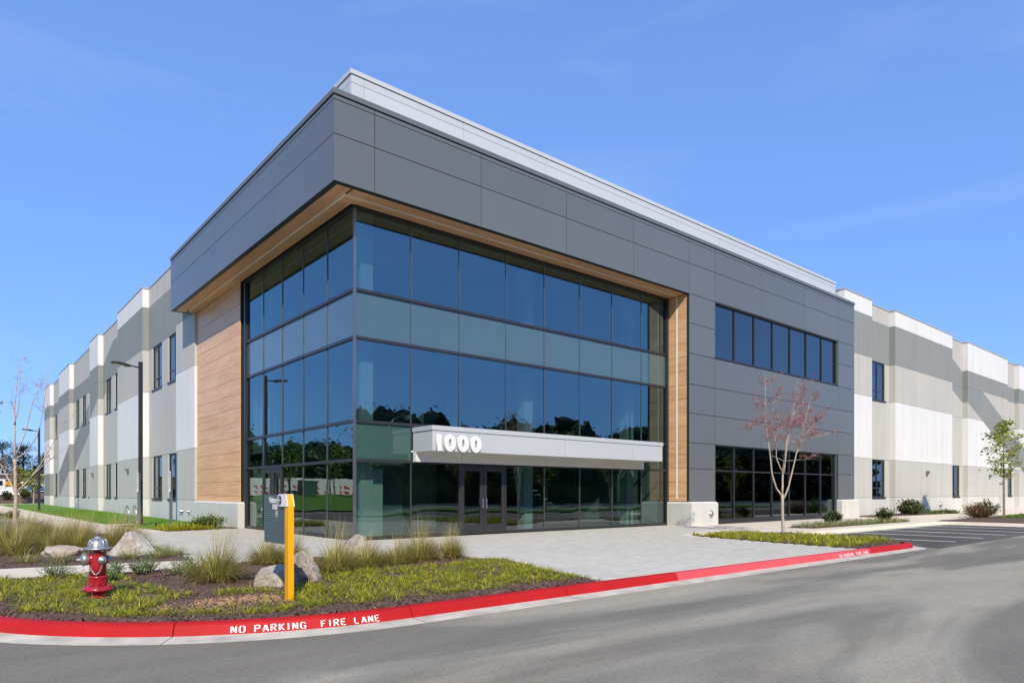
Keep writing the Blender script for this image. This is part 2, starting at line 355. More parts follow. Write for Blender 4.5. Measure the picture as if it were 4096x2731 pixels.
# ================================================================== GROUND
def sheet(name, poly, z, m, parent=None, thick=0.0):
    b = MB()
    if thick: b.prism(poly, z - thick, z, m)
    else: b.poly([(p[0], p[1], z) for p in poly], m)
    return b.build(name, parent)
g = sheet('ground', [(-900, -900), (900, -900), (900, 900), (-900, 900)], -.40, 'field'); tag(g, kind='structure')
road = sheet('road', [(-70, -34), (150, -34), (150, 4), (-4.3, 4), (-4.3, 33), (-70, 33)], RZ, 'asphalt'); tag(road, kind='structure')
lot = sheet('parking_lot', [(13.0, -10.3), (29.6, -10.2), (29.6, -4.9), (14.0, -4.9)], RZ + .004, 'asphalt_new'); tag(lot, kind='structure')
for i, x in enumerate((16.1, 18.75, 21.35, 23.95, 26.6)):
    box('stall_line', lot, x - .05, x + .05, -9.75, -5.45, RZ + .004, RZ + .008, 'line_white')
lotw = sheet('parking_lot', [(-30, 13), (-4.6, 13), (-4.6, 27), (-30, 27)], RZ + .004, 'asphalt_new'); tag(lotw, kind='structure')
for y in (14.5, 17.1, 19.7, 22.3, 24.9):
    box('stall_line', lotw, -10.2, -5.2, y - .05, y + .05, RZ + .004, RZ + .008, 'line_white')
    box('stall_line', lotw, -26, -21, y - .05, y + .05, RZ + .004, RZ + .008, 'line_white')

def arc(cx, cy, r, a0, a1, n):
    return [(cx + r * math.cos(R(a0 + (a1 - a0) * k / n)), cy + r * math.sin(R(a0 + (a1 - a0) * k / n))) for k in range(n + 1)]
def resample(p, step):
    out = [p[0]]
    for a, b in zip(p, p[1:]):
        d = math.dist(a, b); n = max(1, round(d / step))
        out += [(a[0] + (b[0] - a[0]) * k / n, a[1] + (b[1] - a[1]) * k / n) for k in range(1, n + 1)]
    return out
class Path:
    def __init__(s, p):
        s.p = p; s.s = [0]
        for a, b in zip(p, p[1:]): s.s.append(s.s[-1] + math.dist(a, b))
        s.n = []
        for k in range(len(p)):
            a = p[max(0, k - 1)]; b = p[min(len(p) - 1, k + 1)]; d = math.dist(a, b)
            s.n.append(((b[1] - a[1]) / d, -(b[0] - a[0]) / d))     # right-hand normal
    def at(s, t):
        t = max(0, min(s.s[-1], t)); k = 0
        lo, hi = 0, len(s.s) - 1
        while hi - lo > 1:
            md = (lo + hi) // 2
            if s.s[md] <= t: lo = md
            else: hi = md
        f = (t - s.s[lo]) / max(1e-9, s.s[hi] - s.s[lo])
        q = [s.p[lo][i] + (s.p[hi][i] - s.p[lo][i]) * f for i in (0, 1)]; nn = [s.n[lo][i] + (s.n[hi][i] - s.n[lo][i]) * f for i in (0, 1)]
        return q, nn
    def pt(s, t, d, z):
        q, nn = s.at(t); return (q[0] + nn[0] * d, q[1] + nn[1] * d, z)
PROF = [(0, -.30), (0, GZ + .002), (.10, GZ + .002), (.128, GZ - .006), (.148, GZ - .022), (.160, GZ - .05), (.190, -.206), (.190, -.30)]
def kerb(path, cuts, mats, name='kerb'):
    root = newobj(name, None); tag(root, kind='structure')
    P = Path(resample(path, .12))
    cuts = [0] + cuts + [P.s[-1]]
    for k, (a, b) in enumerate(zip(cuts, cuts[1:])):
        m = mats(.5 * (a + b)); mb = MB(); n = max(1, round((b - a) / .15)); g0 = .005
        ts = [a + g0 + (b - a - 2 * g0) * j / n for j in range(n + 1)]
        for t0, t1 in zip(ts, ts[1:]):
            for (d0, z0), (d1, z1) in zip(PROF, PROF[1:]):
                mb.poly([P.pt(t0, d0, z0), P.pt(t0, d1, z1), P.pt(t1, d1, z1), P.pt(t1, d0, z0)], m)
        for t in (ts[0], ts[-1]): mb.poly([P.pt(t, d, z) for d, z in PROF], m)
        mb.build('kerb_segment', root)
        gb = MB()
        for t0, t1 in zip(ts, ts[1:]):
            gb.poly([P.pt(t0, .191, -.205), P.pt(t0, .50, -.2165), P.pt(t1, .50, -.2165), P.pt(t1, .191, -.205)], 'concrete_gutter')
            gb.poly([P.pt(t0, .50, -.2165), P.pt(t0, .50, -.30), P.pt(t1, .50, -.30), P.pt(t1, .50, -.2165)], 'concrete_gutter')
        gb.build('gutter_pan', root)
    return root, P
path1 = [(-7.95, 11.5), (-7.95, -5.45)] + arc(-3.75, -5.45, 4.2, 180, 270, 30)[1:] + [(12.35, -9.62)] + arc(12.35, -9.02, .6, 270, 345, 8) + [(13.9, -6.3)]
L0 = 11.5 + 5.45; LA = math.pi / 2 * 4.2; LS = L0 + LA   # arc length where the straight begins (x = -3.75)
xs = lambda x: LS + (x + 3.75)
cuts = [k for k in (3, 6, 9, 12, 15)] + [L0 + 1.3, L0 + 4.18, xs(-3.62), xs(-.95), xs(1.75), xs(4.5), xs(7.05), xs(9.7), xs(12.3)]
def m1(s): return 'curb_pink' if xs(1.75) < s < xs(9.7) else 'curb_red'
k1, P1 = kerb(path1, cuts, m1)
path2 = [(13.9, -6.3)] + arc(14.9, -6.2, 1.05, 175, 95, 8)[1:] + [(28.3, -5.15)] + arc(28.3, -6.0, .85, 90, 5, 8)[1:] + [(29.15, -12.0)]
P2tmp = Path(resample(path2, .12)); n2 = int(P2tmp.s[-1] / 3)
# this kerb has the road on its right-hand side too
k2, P2 = kerb(path2, [P2tmp.s[-1] * i / n2 for i in range(1, n2)], lambda s: 'concrete')

# ---- stencilled lettering along the kerb face
GLY = {
 'N': [[(0, 0), (0, 1)], [(.12, .92), (.42, .12)], [(.55, 0), (.55, 1)]],
 'O': [[(.22, 1), (.08, .95), (0, .8), (0, .2), (.08, .05), (.22, 0)], [(.36, 1), (.5, .95), (.58, .8), (.58, .2), (.5, .05), (.36, 0)]],
 'P': [[(0, 0), (0, 1)], [(.14, 1), (.45, 1), (.55, .9), (.55, .62), (.45, .5), (.14, .5)]],
 'A': [[(0, 0), (.26, .95)], [(.34, .95), (.6, 0)], [(.22, .3), (.4, .3)]],
 'R': [[(0, 0), (0, 1)], [(.14, 1), (.43, 1), (.53, .9), (.53, .64), (.43, .53), (.14, .53)], [(.3, .42), (.56, 0)]],
 'K': [[(0, 0), (0, 1)], [(.54, 1), (.15, .55)], [(.2, .43), (.57, 0)]],
 'I': [[(.1, 0), (.1, 1)]],
 'G': [[(.34, 1), (.1, .95), (0, .8), (0, .2), (.1, .05), (.28, 0)], [(.45, .97), (.57, .8)], [(.38, 0), (.56, .06), (.57, .45), (.36, .45)]],
 'F': [[(0, 0), (0, 1)], [(.14, 1), (.52, 1)], [(.14, .52), (.44, .52)]],
 'E': [[(0, 0), (0, 1)], [(.14, 1), (.52, 1)], [(.14, .52), (.44, .52)], [(.14, 0), (.54, 0)]],
 'L': [[(0, .16), (0, 1)], [(0, 0), (.5, 0)]]}
def faceq(h):   # h in 0..1 up the painted face -> (d, z)
    z = -.196 + h * (GZ - .035 + .196); d = .1905 - .030 * (z + .206) / (GZ - .05 + .206)
    return d + .003, z
def stencil(P, s0, text, size, hscale, gap, space, parent):
    s = s0
    for ch in text:
        if ch == ' ': s += space; continue
        b = MB()
        for st in GLY[ch]:
            for (x0, y0), (x1, y1) in zip(st, st[1:]):
                wv = .105; dx, dy = (x1 - x0) * size, (y1 - y0) * hscale; L = math.hypot(dx, dy) or 1
                px, py = -dy / L * wv * .5 * .16 , dx / L * wv * .5 * .16
                px /= 1; py /= .16
                q = []
                for (xx, yy, sg) in ((x0, y0, 1), (x1, y1, 1), (x1, y1, -1), (x0, y0, -1)):
                    h = min(1.02, max(-.02, .08 + yy * .8 + sg * py * 1.0)); d, z = faceq(h)
                    q.append(P.pt(s + xx * size + sg * px, d, z))
                b.poly(q, 'stencil_white')
        b.build('painted_letter', parent)
        s += (.3 if ch == 'I' else .62) * size + gap
    return s
stencil(P1, L0 + 4.74, 'NO PARKING  FIRE LANE', .082, .11, .030, .068, k1)
stencil(P1, xs(8.0), 'NO PARKING  FIRE LANE', .082, .11, .030, .068, k1)

# ---- beds, walks, plaza, lawn
BED = [(.02, -9.62), (.25, -8.2), (1.05, -5.9), (.55, -5.0), (-.6, -3.7), (-2.2, -2.75), (-3.7, -3.05), (-5.3, -3.5), (-7.92, -3.2), (-7.95, -5.45)] + arc(-3.75, -5.45, 4.2, 183, 270, 20)
BEDL = [(-3.95, -1.95), (-3.92, -.2), (-3.72, 3.9), (-3.5, 9.4), (-4.6, 10.9), (-7.94, 11.2), (-7.94, -1.35), (-6.1, -1.58)]
BEDR = [(10.7, -3.9), (10.05, -6.45), (9.45, -9.6), (12.4, -9.6), (12.9, -9.25), (13.75, -6.3), (14.1, -5.6), (13.2, -4.2)]
WALK = [(-7.94, -3.2), (-5.3, -3.5), (-3.75, -3.05), (-3.95, -1.95), (-6.1, -1.58), (-7.94, -1.35)]
BEDS = [(17.6, -3.4), (17.8, -4.45), (27.6, -4.45), (28.0, -3.6), (26.0, -3.0), (21.5, -2.6)]
BEDW = [(31.96, .1), (32.1, -1.0), (44.5, -1.5), (47, -.3), (49.5, .2), (49.5, .7), (31.96, .7)]
SWALK = [(13.2, -4.2), (14.0, -5.4), (14.8, -5.18), (28.3, -5.16), (29.16, -5.6), (29.16, -5.0), (84, -3.4), (84, 1.2), (49.6, 1.2), (49.6, .1), (47, -.3), (44.5, -1.5), (32.1, -1.0), (31.96, .5), (17.8, .5), (17.8, -.24), (15.8, -.24), (15.8, -2.0), (10.9, -3.4)]
ISLE = [(29.16, -5.0), (29.16, -12), (70, -12), (84, -9), (84, -3.4)]
PLAZA = [(-3.95, -1.95), (-3.75, -3.05), (-2.2, -2.75), (-.6, -3.7), (.55, -5.0), (1.05, -5.9), (.25, -8.2), (.02, -9.62), (9.45, -9.6), (10.05, -6.45), (10.7, -3.9), (10.9, -3.4), (15.8, -2.0), (15.8, 1.05), (1.13, 1.05), (1.13, 10.2), (.84, 10.25), (-1.9, 9.7), (-3.5, 9.38), (-3.72, 3.9), (-3.92, -.2)]
LAWN = [(-1.95, 10.95), (-2.47, 15.2), (-1.2, 16.3), (-1.2, 17.5), (-2.6, 17.3), (-2.9, 34), (-3.1, 54), (-3.4, 84), (8, 84), (8, 79.2), (.95, 79.2), (.95, 16.6), (.8, 16.4), (.8, 11.4), (-.5, 11.0)]
LWALK = [(-3.5, 9.38), (-1.9, 9.7), (-1.95, 10.95), (-2.47, 15.2), (-1.2, 16.3), (-1.2, 17.5), (-2.6, 17.3), (-2.9, 34), (-3.1, 54), (-3.4, 84), (-5.2, 84), (-5.0, 54), (-4.3, 27.5), (-4.4, 13), (-4.6, 10.9)]
STRAP = [(-1.9, 9.7), (.84, 10.25), (.82, 11.4), (-.5, 11.0), (-1.95, 10.95)]
plaza = sheet('plaza', PLAZA, GZ - .022, 'paver_sand', thick=.15); tag(plaza, kind='structure')
for poly, m, nm in ((WALK, 'concrete', 'path'), (SWALK, 'concrete', 'sidewalk'), (LWALK, 'concrete', 'sidewalk')):
    tag(sheet(nm, poly, GZ, m, thick=.16), kind='structure')
tag(sheet('lawn', LAWN, GZ + .006, 'lawn', thick=.16), kind='structure')
def bumpy(name, poly, z, m, amp, step=.16, seed=0, mound=None):
    # a soil bed: a gridded sheet that rises a little from its edge
    xs_ = [p[0] for p in poly]; ys_ = [p[1] for p in poly]; rr = random.Random(seed)
    bm = bmesh.new(); vs = [bm.verts.new((p[0], p[1], z)) for p in poly]; bm.faces.new(vs)
    x = min(xs_) + step
    while x < max(xs_):
        bmesh.ops.bisect_plane(bm, geom=bm.verts[:] + bm.edges[:] + bm.faces[:], plane_co=(x, 0, 0), plane_no=(1, 0, 0)); x += step
    y = min(ys_) + step
    while y < max(ys_):
        bmesh.ops.bisect_plane(bm, geom=bm.verts[:] + bm.edges[:] + bm.faces[:], plane_co=(0, y, 0), plane_no=(0, 1, 0)); y += step
    for v in bm.verts:
        if not v.is_boundary:
            v.co.z += rr.uniform(0, amp) + .02
            if mound: v.co.z += mound(v.co.x, v.co.y)
    me = bpy.data.meshes.new(name); bm.to_mesh(me); bm.free(); me.materials.append(MATS[m])
    if isinstance(m, str): pass
    o = newobj(name, me); tag(o, kind='structure'); return o
def mnd(cx, cy, r, h): return lambda x, y: h * math.exp(-((x - cx) ** 2 + (y - cy) ** 2) / (r * r))
tree_m = mnd(13.2, -5.5, .8, .08)
bed1 = bumpy('planting_bed', BED, GZ - .03, 'mulch', .03, seed=1)
bed2 = bumpy('planting_bed', BEDL, GZ - .03, 'mulch', .03, .3, seed=2)
bed3 = bumpy('planting_bed', BEDR, GZ - .03, 'mulch', .03, .25, seed=3, mound=tree_m)
bed4 = bumpy('planting_bed', BEDS, GZ + .002, 'mulch', .02, .4, seed=4)
bed5 = bumpy('planting_bed', BEDW, GZ + .002, 'mulch', .02, .5, seed=5)
bed6 = bumpy('planting_bed', ISLE, GZ - .01, 'mulch', .03, 1.0, seed=6, mound=lambda x, y: .0)
bed7 = bumpy('planting_bed', STRAP, GZ, 'mulch', .02, .3, seed=7)
# clay washed out round the sign foot: low crumbly patch, real clods over the mulch
rc = random.Random(5)
def blob_patch(name, cx, cy, rx, ry, n, smin, smax, m, z):
    b = MB()
    for _ in range(n):
        a = rc.uniform(0, 6.28); q = math.sqrt(rc.random()); x = cx + math.cos(a) * q * rx; y = cy + math.sin(a) * q * ry
        s = rc.uniform(smin, smax) * (1.1 - .6 * q); h = s * rc.uniform(.4, .7)
        vv = [(x + s * math.cos(t + rc.uniform(-.3, .3)) * rc.uniform(.7, 1.2), y + s * math.sin(t) * rc.uniform(.7, 1.2)) for t in (0, 1.05, 2.1, 3.14, 4.2, 5.2)]
        top = (x + rc.uniform(-.3, .3) * s, y + rc.uniform(-.3, .3) * s, z + h)
        for k in range(6):
            p, q2 = vv[k], vv[(k + 1) % 6]; b.poly([(*p, z - .02), (*q2, z - .02), top], m)
    o = b.build(name); tag(o, kind='stuff'); return o
o = blob_patch('clay_soil', -5.0, -8.0, 1.1, .55, 1500, .02, .075, 'clay_soil', GZ - .005); tag(o, 'orange clay soil washed out round the yellow sign post', 'soil')
# mulch chips
def chips(name, poly, n, z, label, near=None):
    rr = random.Random(n); b = MB(); xs_ = [p[0] for p in poly]; ys_ = [p[1] for p in poly]; k = 0
    while k < n:
        x = rr.uniform(min(xs_), max(xs_)); y = rr.uniform(min(ys_), max(ys_))
        if not inside(poly, x, y): continue
        k += 1; a = rr.uniform(0, 6.28); L = rr.uniform(.015, .05); wd = rr.uniform(.004, .011); zz = z + rr.uniform(.005, .03); t = rr.uniform(-.02, .02)
        ca, sa = math.cos(a), math.sin(a)
        b.poly([(x - ca * L - sa * wd, y - sa * L + ca * wd, zz - t), (x - ca * L + sa * wd, y - sa * L - ca * wd, zz - t), (x + ca * L + sa * wd, y + sa * L - ca * wd, zz + t), (x + ca * L - sa * wd, y + sa * L + ca * wd, zz + t)], 'mulch_chip')
    o = b.build(name); tag(o, label, 'mulch', kind='stuff')
chips('mulch_chips', BED, 26000, GZ - .015, 'dark shredded bark mulch in the bed with the hydrant')
chips('mulch_chips', BEDL, 5000, GZ - .015, 'dark shredded bark mulch in the bed with the pink slab boulder')
chips('mulch_chips', BEDR, 6000, GZ - .015, 'dark shredded bark mulch in the bed of the red twigged tree')

# ---- pavers: running bond courses along y = const
PW, PH = .30, .15
pv = bpy.data.meshes.new('paver'); tb = MB(); tb.box(-PW / 2 + .0035, PW / 2 - .0035, -PH / 2 + .0035, PH / 2 - .0035, -.05, 0, 'paver')
pvo = tb.build('paver', plaza); pv = pvo.data; bpy.data.objects.remove(pvo)
cand = []; iy = 0; y = -9.5; rp = random.Random(11)
while y < 10.3:
    x = -4.2 + (iy % 2) * PW / 2
    while x < 16:
        if all(inside(PLAZA, x + a, y + c) for a, c in ((-.14, -.07), (.14, -.07), (.14, .07), (-.14, .07))): cand.append((x, y))
        x += PW
    y += PH; iy += 1
vis = [c for c in cand if (c[1] > -9.6)]
def shows(c):      # rank by size in view, prefer unhidden pavers right of the bed
    d = math.dist(c, CAM[:2]); return d + (6 if c[0] < .9 and c[1] < -2 else 0)
vis.sort(key=shows)
rest = MB()
for k, (x, y) in enumerate(vis):
    z = GZ + rp.uniform(-.0015, .0015)
    if k < 300:
        newobj('paver', pv, plaza, (x, y, z))
    else:
        rest.box(x - PW / 2 + .0035, x + PW / 2 - .0035, y - PH / 2 + .0035, y + PH / 2 - .0035, z - .05, z, 'paver')
o = rest.build('paver_field', plaza); tag(o, kind='stuff')

# ================================================================== BUILDING
BLD = thing('office_building', 'two storey office and warehouse block with dark metal fascia, glazed corner and number 1000', 'building', (0, 0, 0))
def part(name, x0, x1, y0, y1, z0, z1, m, parent=None, bevel=0): return box(name, parent or BLD, x0, x1, y0, y1, z0, z1, m, bevel)
GAP = .011
ZC0, ZC1, ZB, ZM, ZS = 12.04, 12.18, 11.89, 10.97, 9.70      # coping, band joint, middle joint, soffit
FX = [0, 1.22, 4.97, 8.75, 12.40, 16.0, 17.90, 21.80, 26.0, 29.85, 31.88]
FY = [0, 1.19, 4.27, 7.48, 10.45, 13.50, 17.13]
TH = .04
# dark metal panels of the front (y = 0) and the left side (x = 0)
def front_panel(x0, x1, z0, z1, m='panel_dark'):
    return part('fascia_panel', x0 + (0 if x0 == 0 else GAP), x1 - GAP, 0, TH, z0 + GAP, z1 - GAP, m)
def side_panel(y0, y1, z0, z1, m='panel_dark'):
    return part('fascia_panel', 0, TH, y0 + (TH + .001 if y0 == 0 else GAP), y1 - (0 if y1 == FY[-1] else GAP), z0 + GAP, z1 - GAP, m)
for a, b in zip(FX, FX[1:]):
    for z0, z1 in ((ZS, ZM), (ZM, ZB), (ZB, ZC0 - .03)): 
        if a >= 17.9 and b <= 29.86 and z0 == ZS: z0 = 9.70
        front_panel(a, b, z0, z1)
for a, b in zip(FY, FY[1:]):
    for z0, z1 in ((ZS, ZM), (ZM, ZB), (ZB, ZC0 - .03)): side_panel(a, b, z0, z1)
ROWS = [.93, 2.33, 3.43, 4.67, 5.90, 7.20, 8.47, 9.70]
for z0, z1 in zip(ROWS, ROWS[1:]):
    front_panel(16.0, 17.90, z0, z1); front_panel(29.85, 31.88, z0, z1)
for z0, z1 in zip(ROWS[2:5], ROWS[3:6]):
    for a, b in ((17.9, 21.8), (21.8, 26.0), (26.0, 29.85)): front_panel(a, b, z0, z1)
# copings in lengths
cx = [-.03, 3, 6.7, 10.4, 14.1, 17.8, 21.5, 25.2, 28.6, 31.91]
for a, b in zip(cx, cx[1:]): part('coping', a + (0 if a < 0 else .004), b - .004, -.03, .35, ZC0, ZC1, 'panel_dark')
cy = [.351, 2.6, 5.6, 8.6, 11.6, 14.4, 17.16]
for a, b in zip(cy, cy[1:]): part('coping', -.03, .35, a, b - .004, ZC0, ZC1, 'panel_dark')
part('backing', .06, 31.86, TH + .01, .30, ZS + .03, ZC0 - .005, 'joint_black'); part('backing', TH + .01, .30, .31, 17.12, ZS + .03, ZC0 - .005, 'joint_black')
part('backing', 16.02, 17.88, TH + .01, .30, .95, ZS + .02, 'joint_black'); part('backing', 29.87, 31.86, TH + .01, .55, .95, ZS + .02, 'joint_black')
part('backing', 17.89, 29.86, TH + .01, .30, 3.45, 7.19, 'joint_black')
part('fascia_panel', .001, .95, 17.09, 17.13, ZS + GAP, ZC0 - .03, 'panel_dark')        # end of the left overhang
part('fascia_panel', 31.84, 31.88, TH + .001, .62, .94, ZC0 - .03, 'panel_dark')
part('low_roof', .31, 31.8, .31, 1.3, 11.9, 12.0, 'roof_membrane'); part('low_roof', .31, 1.3, 1.31, 17.1, 11.9, 12.0, 'roof_membrane')
# set-back silver parapet
PZ = [12.0, 13.20, 13.42]
px = [1.0, 1.42, 5.0, 8.7, 12.4, 16.1, 19.8, 23.5, 27.2, 31.72]
for a, b in zip(px, px[1:]):
    for z0, z1 in zip(PZ, PZ[1:]): part('parapet_panel', a + GAP * .5, b - GAP * .5, 1.0, 1.04, z0 + GAP * .7, z1 - GAP * .7, 'panel_silver')
py_ = [1.041, 1.40, 4.2, 7.4, 10.6, 13.8, 16.9]
for a, b in zip(py_, py_[1:]):
    for z0, z1 in zip(PZ, PZ[1:]): part('parapet_panel', 1.0, 1.04, a + GAP * .5, b - GAP * .5, z0 + GAP * .7, z1 - GAP * .7, 'panel_silver')
part('backing', 1.05, 31.7, 1.05, 1.3, 12.0, 13.42, 'joint_black'); part('backing', 1.05, 1.3, 1.31, 16.88, 12.0, 13.42, 'joint_black')
part('parapet_coping', .97, 31.76, .97, 1.45, 13.44, 13.57, 'panel_silver'); part('parapet_coping', .97, 1.45, 1.452, 16.93, 13.44, 13.57, 'panel_silver')
part('roof', 1.3, 83, 1.31, 79, 12.30, 12.40, 'roof_membrane')

# soffit: dark edge trim, wood boards, light strip
TR = .17; LS0, LS1 = .60, .66
b = MB(); b.box(0.02, 16.0, .045, TR, ZS - .004, ZS + .03, 'panel_trim'); b.build('soffit_trim', BLD)
b = MB(); b.box(0.045, TR, TR + .001, 17.09, ZS - .004, ZS + .03, 'panel_trim'); b.build('soffit_trim', BLD)
part('soffit_trim', TR + .001, .96, 16.92, 17.085, ZS - .004, ZS + .03, 'panel_trim')
sx = [TR, .64, 1.22, 4.97, 8.75, 12.40, 15.97]
for a, b_ in zip(sx, sx[1:]):
    g1 = 0 if a == TR else .006
    if a >= .6: part('soffit_board', max(a, LS1) + g1, b_ - .006, TR + .001, LS0 - .002, ZS, ZS + .03, 'wood_x')
    if a >= 1.2: part('soffit_board', a + g1, b_ - .006, LS1 + .002, 1.06, ZS, ZS + .03, 'wood_x')
part('soffit_board', LS1 + .002, 1.214, LS1 + .002, 1.06, ZS, ZS + .03, 'wood_x'); part('soffit_board', LS1 + .002, 1.03, 1.066, 1.19, ZS, ZS + .03, 'wood_y')
sy = [TR + .001, 1.19, 4.27, 7.48, 10.45, 13.50, 16.91]
for a, b_ in zip(sy, sy[1:]):
    part('soffit_board', TR + .001, LS0 - .002, a + (.006 if a > .3 else 0), b_ - .006, ZS, ZS + .03, 'wood_y')
    if a > 1: part('soffit_board', LS1 + .002, 1.03, a + .006, b_ - .006, ZS, ZS + .03, 'wood_y')
part('light_strip', LS0, 15.92, LS0, LS1, ZS - .012, ZS + .02, 'light_strip'); part('light_strip', LS0, LS1, LS1 + .001, 16.4, ZS - .012, ZS + .02, 'light_strip')
part('soffit_deck', .06, 15.98, .06, 1.3, ZS + .032, ZS + .08, 'joint_black'); part('soffit_deck', .06, 1.3, 1.301, 17.0, ZS + .032, ZS + .08, 'joint_black')

# wood clad walls
wz = [.95, 1.185, 1.775]
while wz[-1] < 9.1: wz.append(wz[-1] + .588)
wz[-1] = min(wz[-1], 9.69); wz.append(9.69) if wz[-1] < 9.6 else None
for z0, z1 in zip(wz, wz[1:]):
    for a, c in ((10.60, 13.42), (13.42, 16.60)):
        part('wood_panel', 1.00, 1.03, a + .005, c - .005, z0 + .006, z1 - .006, 'wood_y')
    for a, c in ((.11, .575), (.665, 1.04)):
        if z0 > .96: part('wood_panel', 15.98, 16.01, a + .004, c - .004, z0 + .006, z1 - .006, 'wood_y')
        elif a < .2: part('wood_panel', 15.98, 16.01, .114, .612, z0 + .006, z1 - .006, 'wood_y'); part('wood_panel', 15.98, 16.01, .622, 1.036, z0 + .006, z1 - .006, 'wood_y')
part('backing', 1.035, 1.2, 10.6, 16.6, .95, 9.7, 'joint_black'); part('backing', 16.012, 16.06, .31, 1.3, .95, 9.7, 'joint_black')
part('light_strip', 15.965, 16.0, .585, .655, 1.05, 9.68, 'light_strip')
part('jamb_trim', 15.975, 16.0, .001, .105, .94, 9.69, 'panel_trim')

# plinth blocks with a chamfered top
def plinth(x0, x1, y0, y1, z1, sides, parent=BLD, name='plinth_block'):
    c = .07; b = MB(); z0 = -.20
    lo = [(x0, y0), (x1, y0), (x1, y1), (x0, y1)]
    X0, X1 = x0 + c * ('w' in sides), x1 - c * ('e' in sides); Y0, Y1 = y0 + c * ('s' in sides), y1 - c * ('n' in sides)
    hi = [(X0, Y0), (X1, Y0), (X1, Y1), (X0, Y1)]
    for k in range(4):
        a, d = lo[k], lo[(k + 1) % 4]; A, D = hi[k], hi[(k + 1) % 4]
        b.poly([(*a, z0), (*d, z0), (*d, z1 - c), (*a, z1 - c)], 'plinth'); b.poly([(*a, z1 - c), (*d, z1 - c), (*D, z1), (*A, z1)], 'plinth')
    b.poly([(*p, z1) for p in hi], 'plinth'); return b.build(name, parent)
plinth(15.80, 17.76, -.25, 1.0, .93, 'wes'); plinth(29.73, 31.95, -.25, .64, .93, 'wes')
plinth(.80, 1.3, 10.26, 13.35, .95, 'ws'); plinth(.80, 1.3, 13.36, 16.45, .95, 'wn')
def fdc(name, x, y, z, ax, r, dep):      # round wall fitting: flange, body, cap
    m = Matrix.Translation((x, y, z)) @ (Matrix.Rotation(R(90), 4, 'X') if ax == 'y' else Matrix.Rotation(R(-90), 4, 'Y'))
    b = MB(); b.lathe([(r, 0), (r, .015), (r * .94, .03), (r * .72, .05), (r * .70, dep), (r * .5, dep + .02), (.01, dep + .025)], 'aluminium', m, 20); b.smooth = True
    return b.build(name, BLD)
fdc('wall_fitting', 17.22, -.25, .40, 'y', .155, .07); fdc('wall_fitting', 47.6, .60, .45, 'y', .2, .09)
for y in (18.9, 18.62, 17.45): fdc('hose_connection', .9, y, .42, 'x', .085, .12)

# ------------------------------------------------------------------ curtain wall
GX, GY = 1.16, 1.09
MX = [GX, 3.05, 4.89, 6.87, 8.68, 10.52, 12.36, 14.18, 15.82]; MY = [GY, 2.92, 4.76, 6.58, 8.44, 10.20]
TZ = [-.02, 2.27, 3.41, 5.85, 7.25, 9.66]
rg = random.Random(3)
def pane_front(x0, x1, z0, z1, m, y, parent=BLD, name='glass_pane', tilt=1.0):
    # one pane; its corners are a hair out of plane as real units are
    e = [rg.uniform(-.003, .003) * tilt for _ in range(4)]; b = MB()
    b.poly([(x0, y + e[0], z0), (x1, y + e[1], z0), (x1, y + (e[1] + e[2] - e[0]), z1), (x0, y + e[2], z1)], m); return b.build(name, parent)
def pane_side(y0, y1, z0, z1, m, x, parent=BLD, name='glass_pane', tilt=1.0):
    e = [rg.uniform(-.003, .003) * tilt for _ in range(4)]; b = MB()
    b.poly([(x + e[0], y1, z0), (x + e[1], y0, z0), (x + e[1] + e[2] - e[0], y0, z1), (x + e[2], y1, z1)], m); return b.build(name, parent)
ROWM = ['glass_low', 'glass_vision', 'glass_vision', 'glass_spandrel', 'glass_vision']
for k, (z0, z1) in enumerate(zip(TZ, TZ[1:])):
    for i, (a, c) in enumerate(zip(MX, MX[1:])):
        if k == 0 and i == 2: continue
        m = ROWM[k]
        if k == 1: m = 'glass_spandrel_green' if i == 0 else 'glass_vision'
        pane_front(a, c, z0, z1, m, GY)
    for i, (a, c) in enumerate(zip(MY, MY[1:])):
        if k == 0 and i == 3: continue
        pane_side(a, c, z0, z1, ROWM[k], GX)
def vbar(x, y, z0, z1, wx, wy, m='bronze', n='mullion'): return part(n, x - wx / 2, x + wx / 2, y - wy / 2, y + wy / 2, z0, z1, m)
for x in MX[1:-1]:
    vbar(x, GY - .012, -.02, 9.66, .022, .03, 'anodized')
    vbar(x, GY + .09, -.02, 9.66, .06, .14, 'bronze')
for y in MY[1:-1]:
    vbar(GX - .012, y, -.02, 9.66, .03, .022, 'anodized'); vbar(GX + .09, y, -.02, 9.66, .14, .06, 'bronze')
vbar(GX - .01, GY - .01, -.1, 9.68, .075, .075, 'anodized', 'corner_mullion')
for k, z in enumerate(TZ[1:-1]):
    part('transom', GX + .03, 15.84, GY - .055, GY + .03, z - .045, z + .045, 'bronze'); part('transom', GX - .055, GX + .03, GY + .03, 10.24, z - .045, z + .045, 'bronze')
part('head_frame', GX - .06, 15.97, GY - .06, GY + .1, 9.60, 9.695, 'bronze'); part('head_frame', GX - .06, GX + .1, GY + .101, 10.59, 9.60, 9.695, 'bronze')
part('sill_frame', GX - .02, 4.86, GY - .06, GY + .1, -.12, .02, 'bronze'); part('sill_frame', 6.90, 15.84, GY - .06, GY + .1, -.12, .02, 'bronze')
part('sill_frame', GX - .06, GX + .1, GY + .101, 6.55, -.12, .02, 'bronze'); part('sill_frame', GX - .06, GX + .1, 8.47, 10.24, -.12, .02, 'bronze')
part('jamb_frame', 15.80, 15.90, GY - .10, GY + .12, -.12, 9.60, 'bronze'); part('jamb_frame', 15.90, 15.985, GY - .05, GY + .12, -.12, 9.69, 'panel_trim')
part('jamb_frame', GX - .10, GX + .12, 10.20, 10.32, -.12, 9.60, 'bronze'); part('jamb_frame', GX - .03, GX + .12, 10.32, 10.62, -.12, 9.69, 'panel_trim')

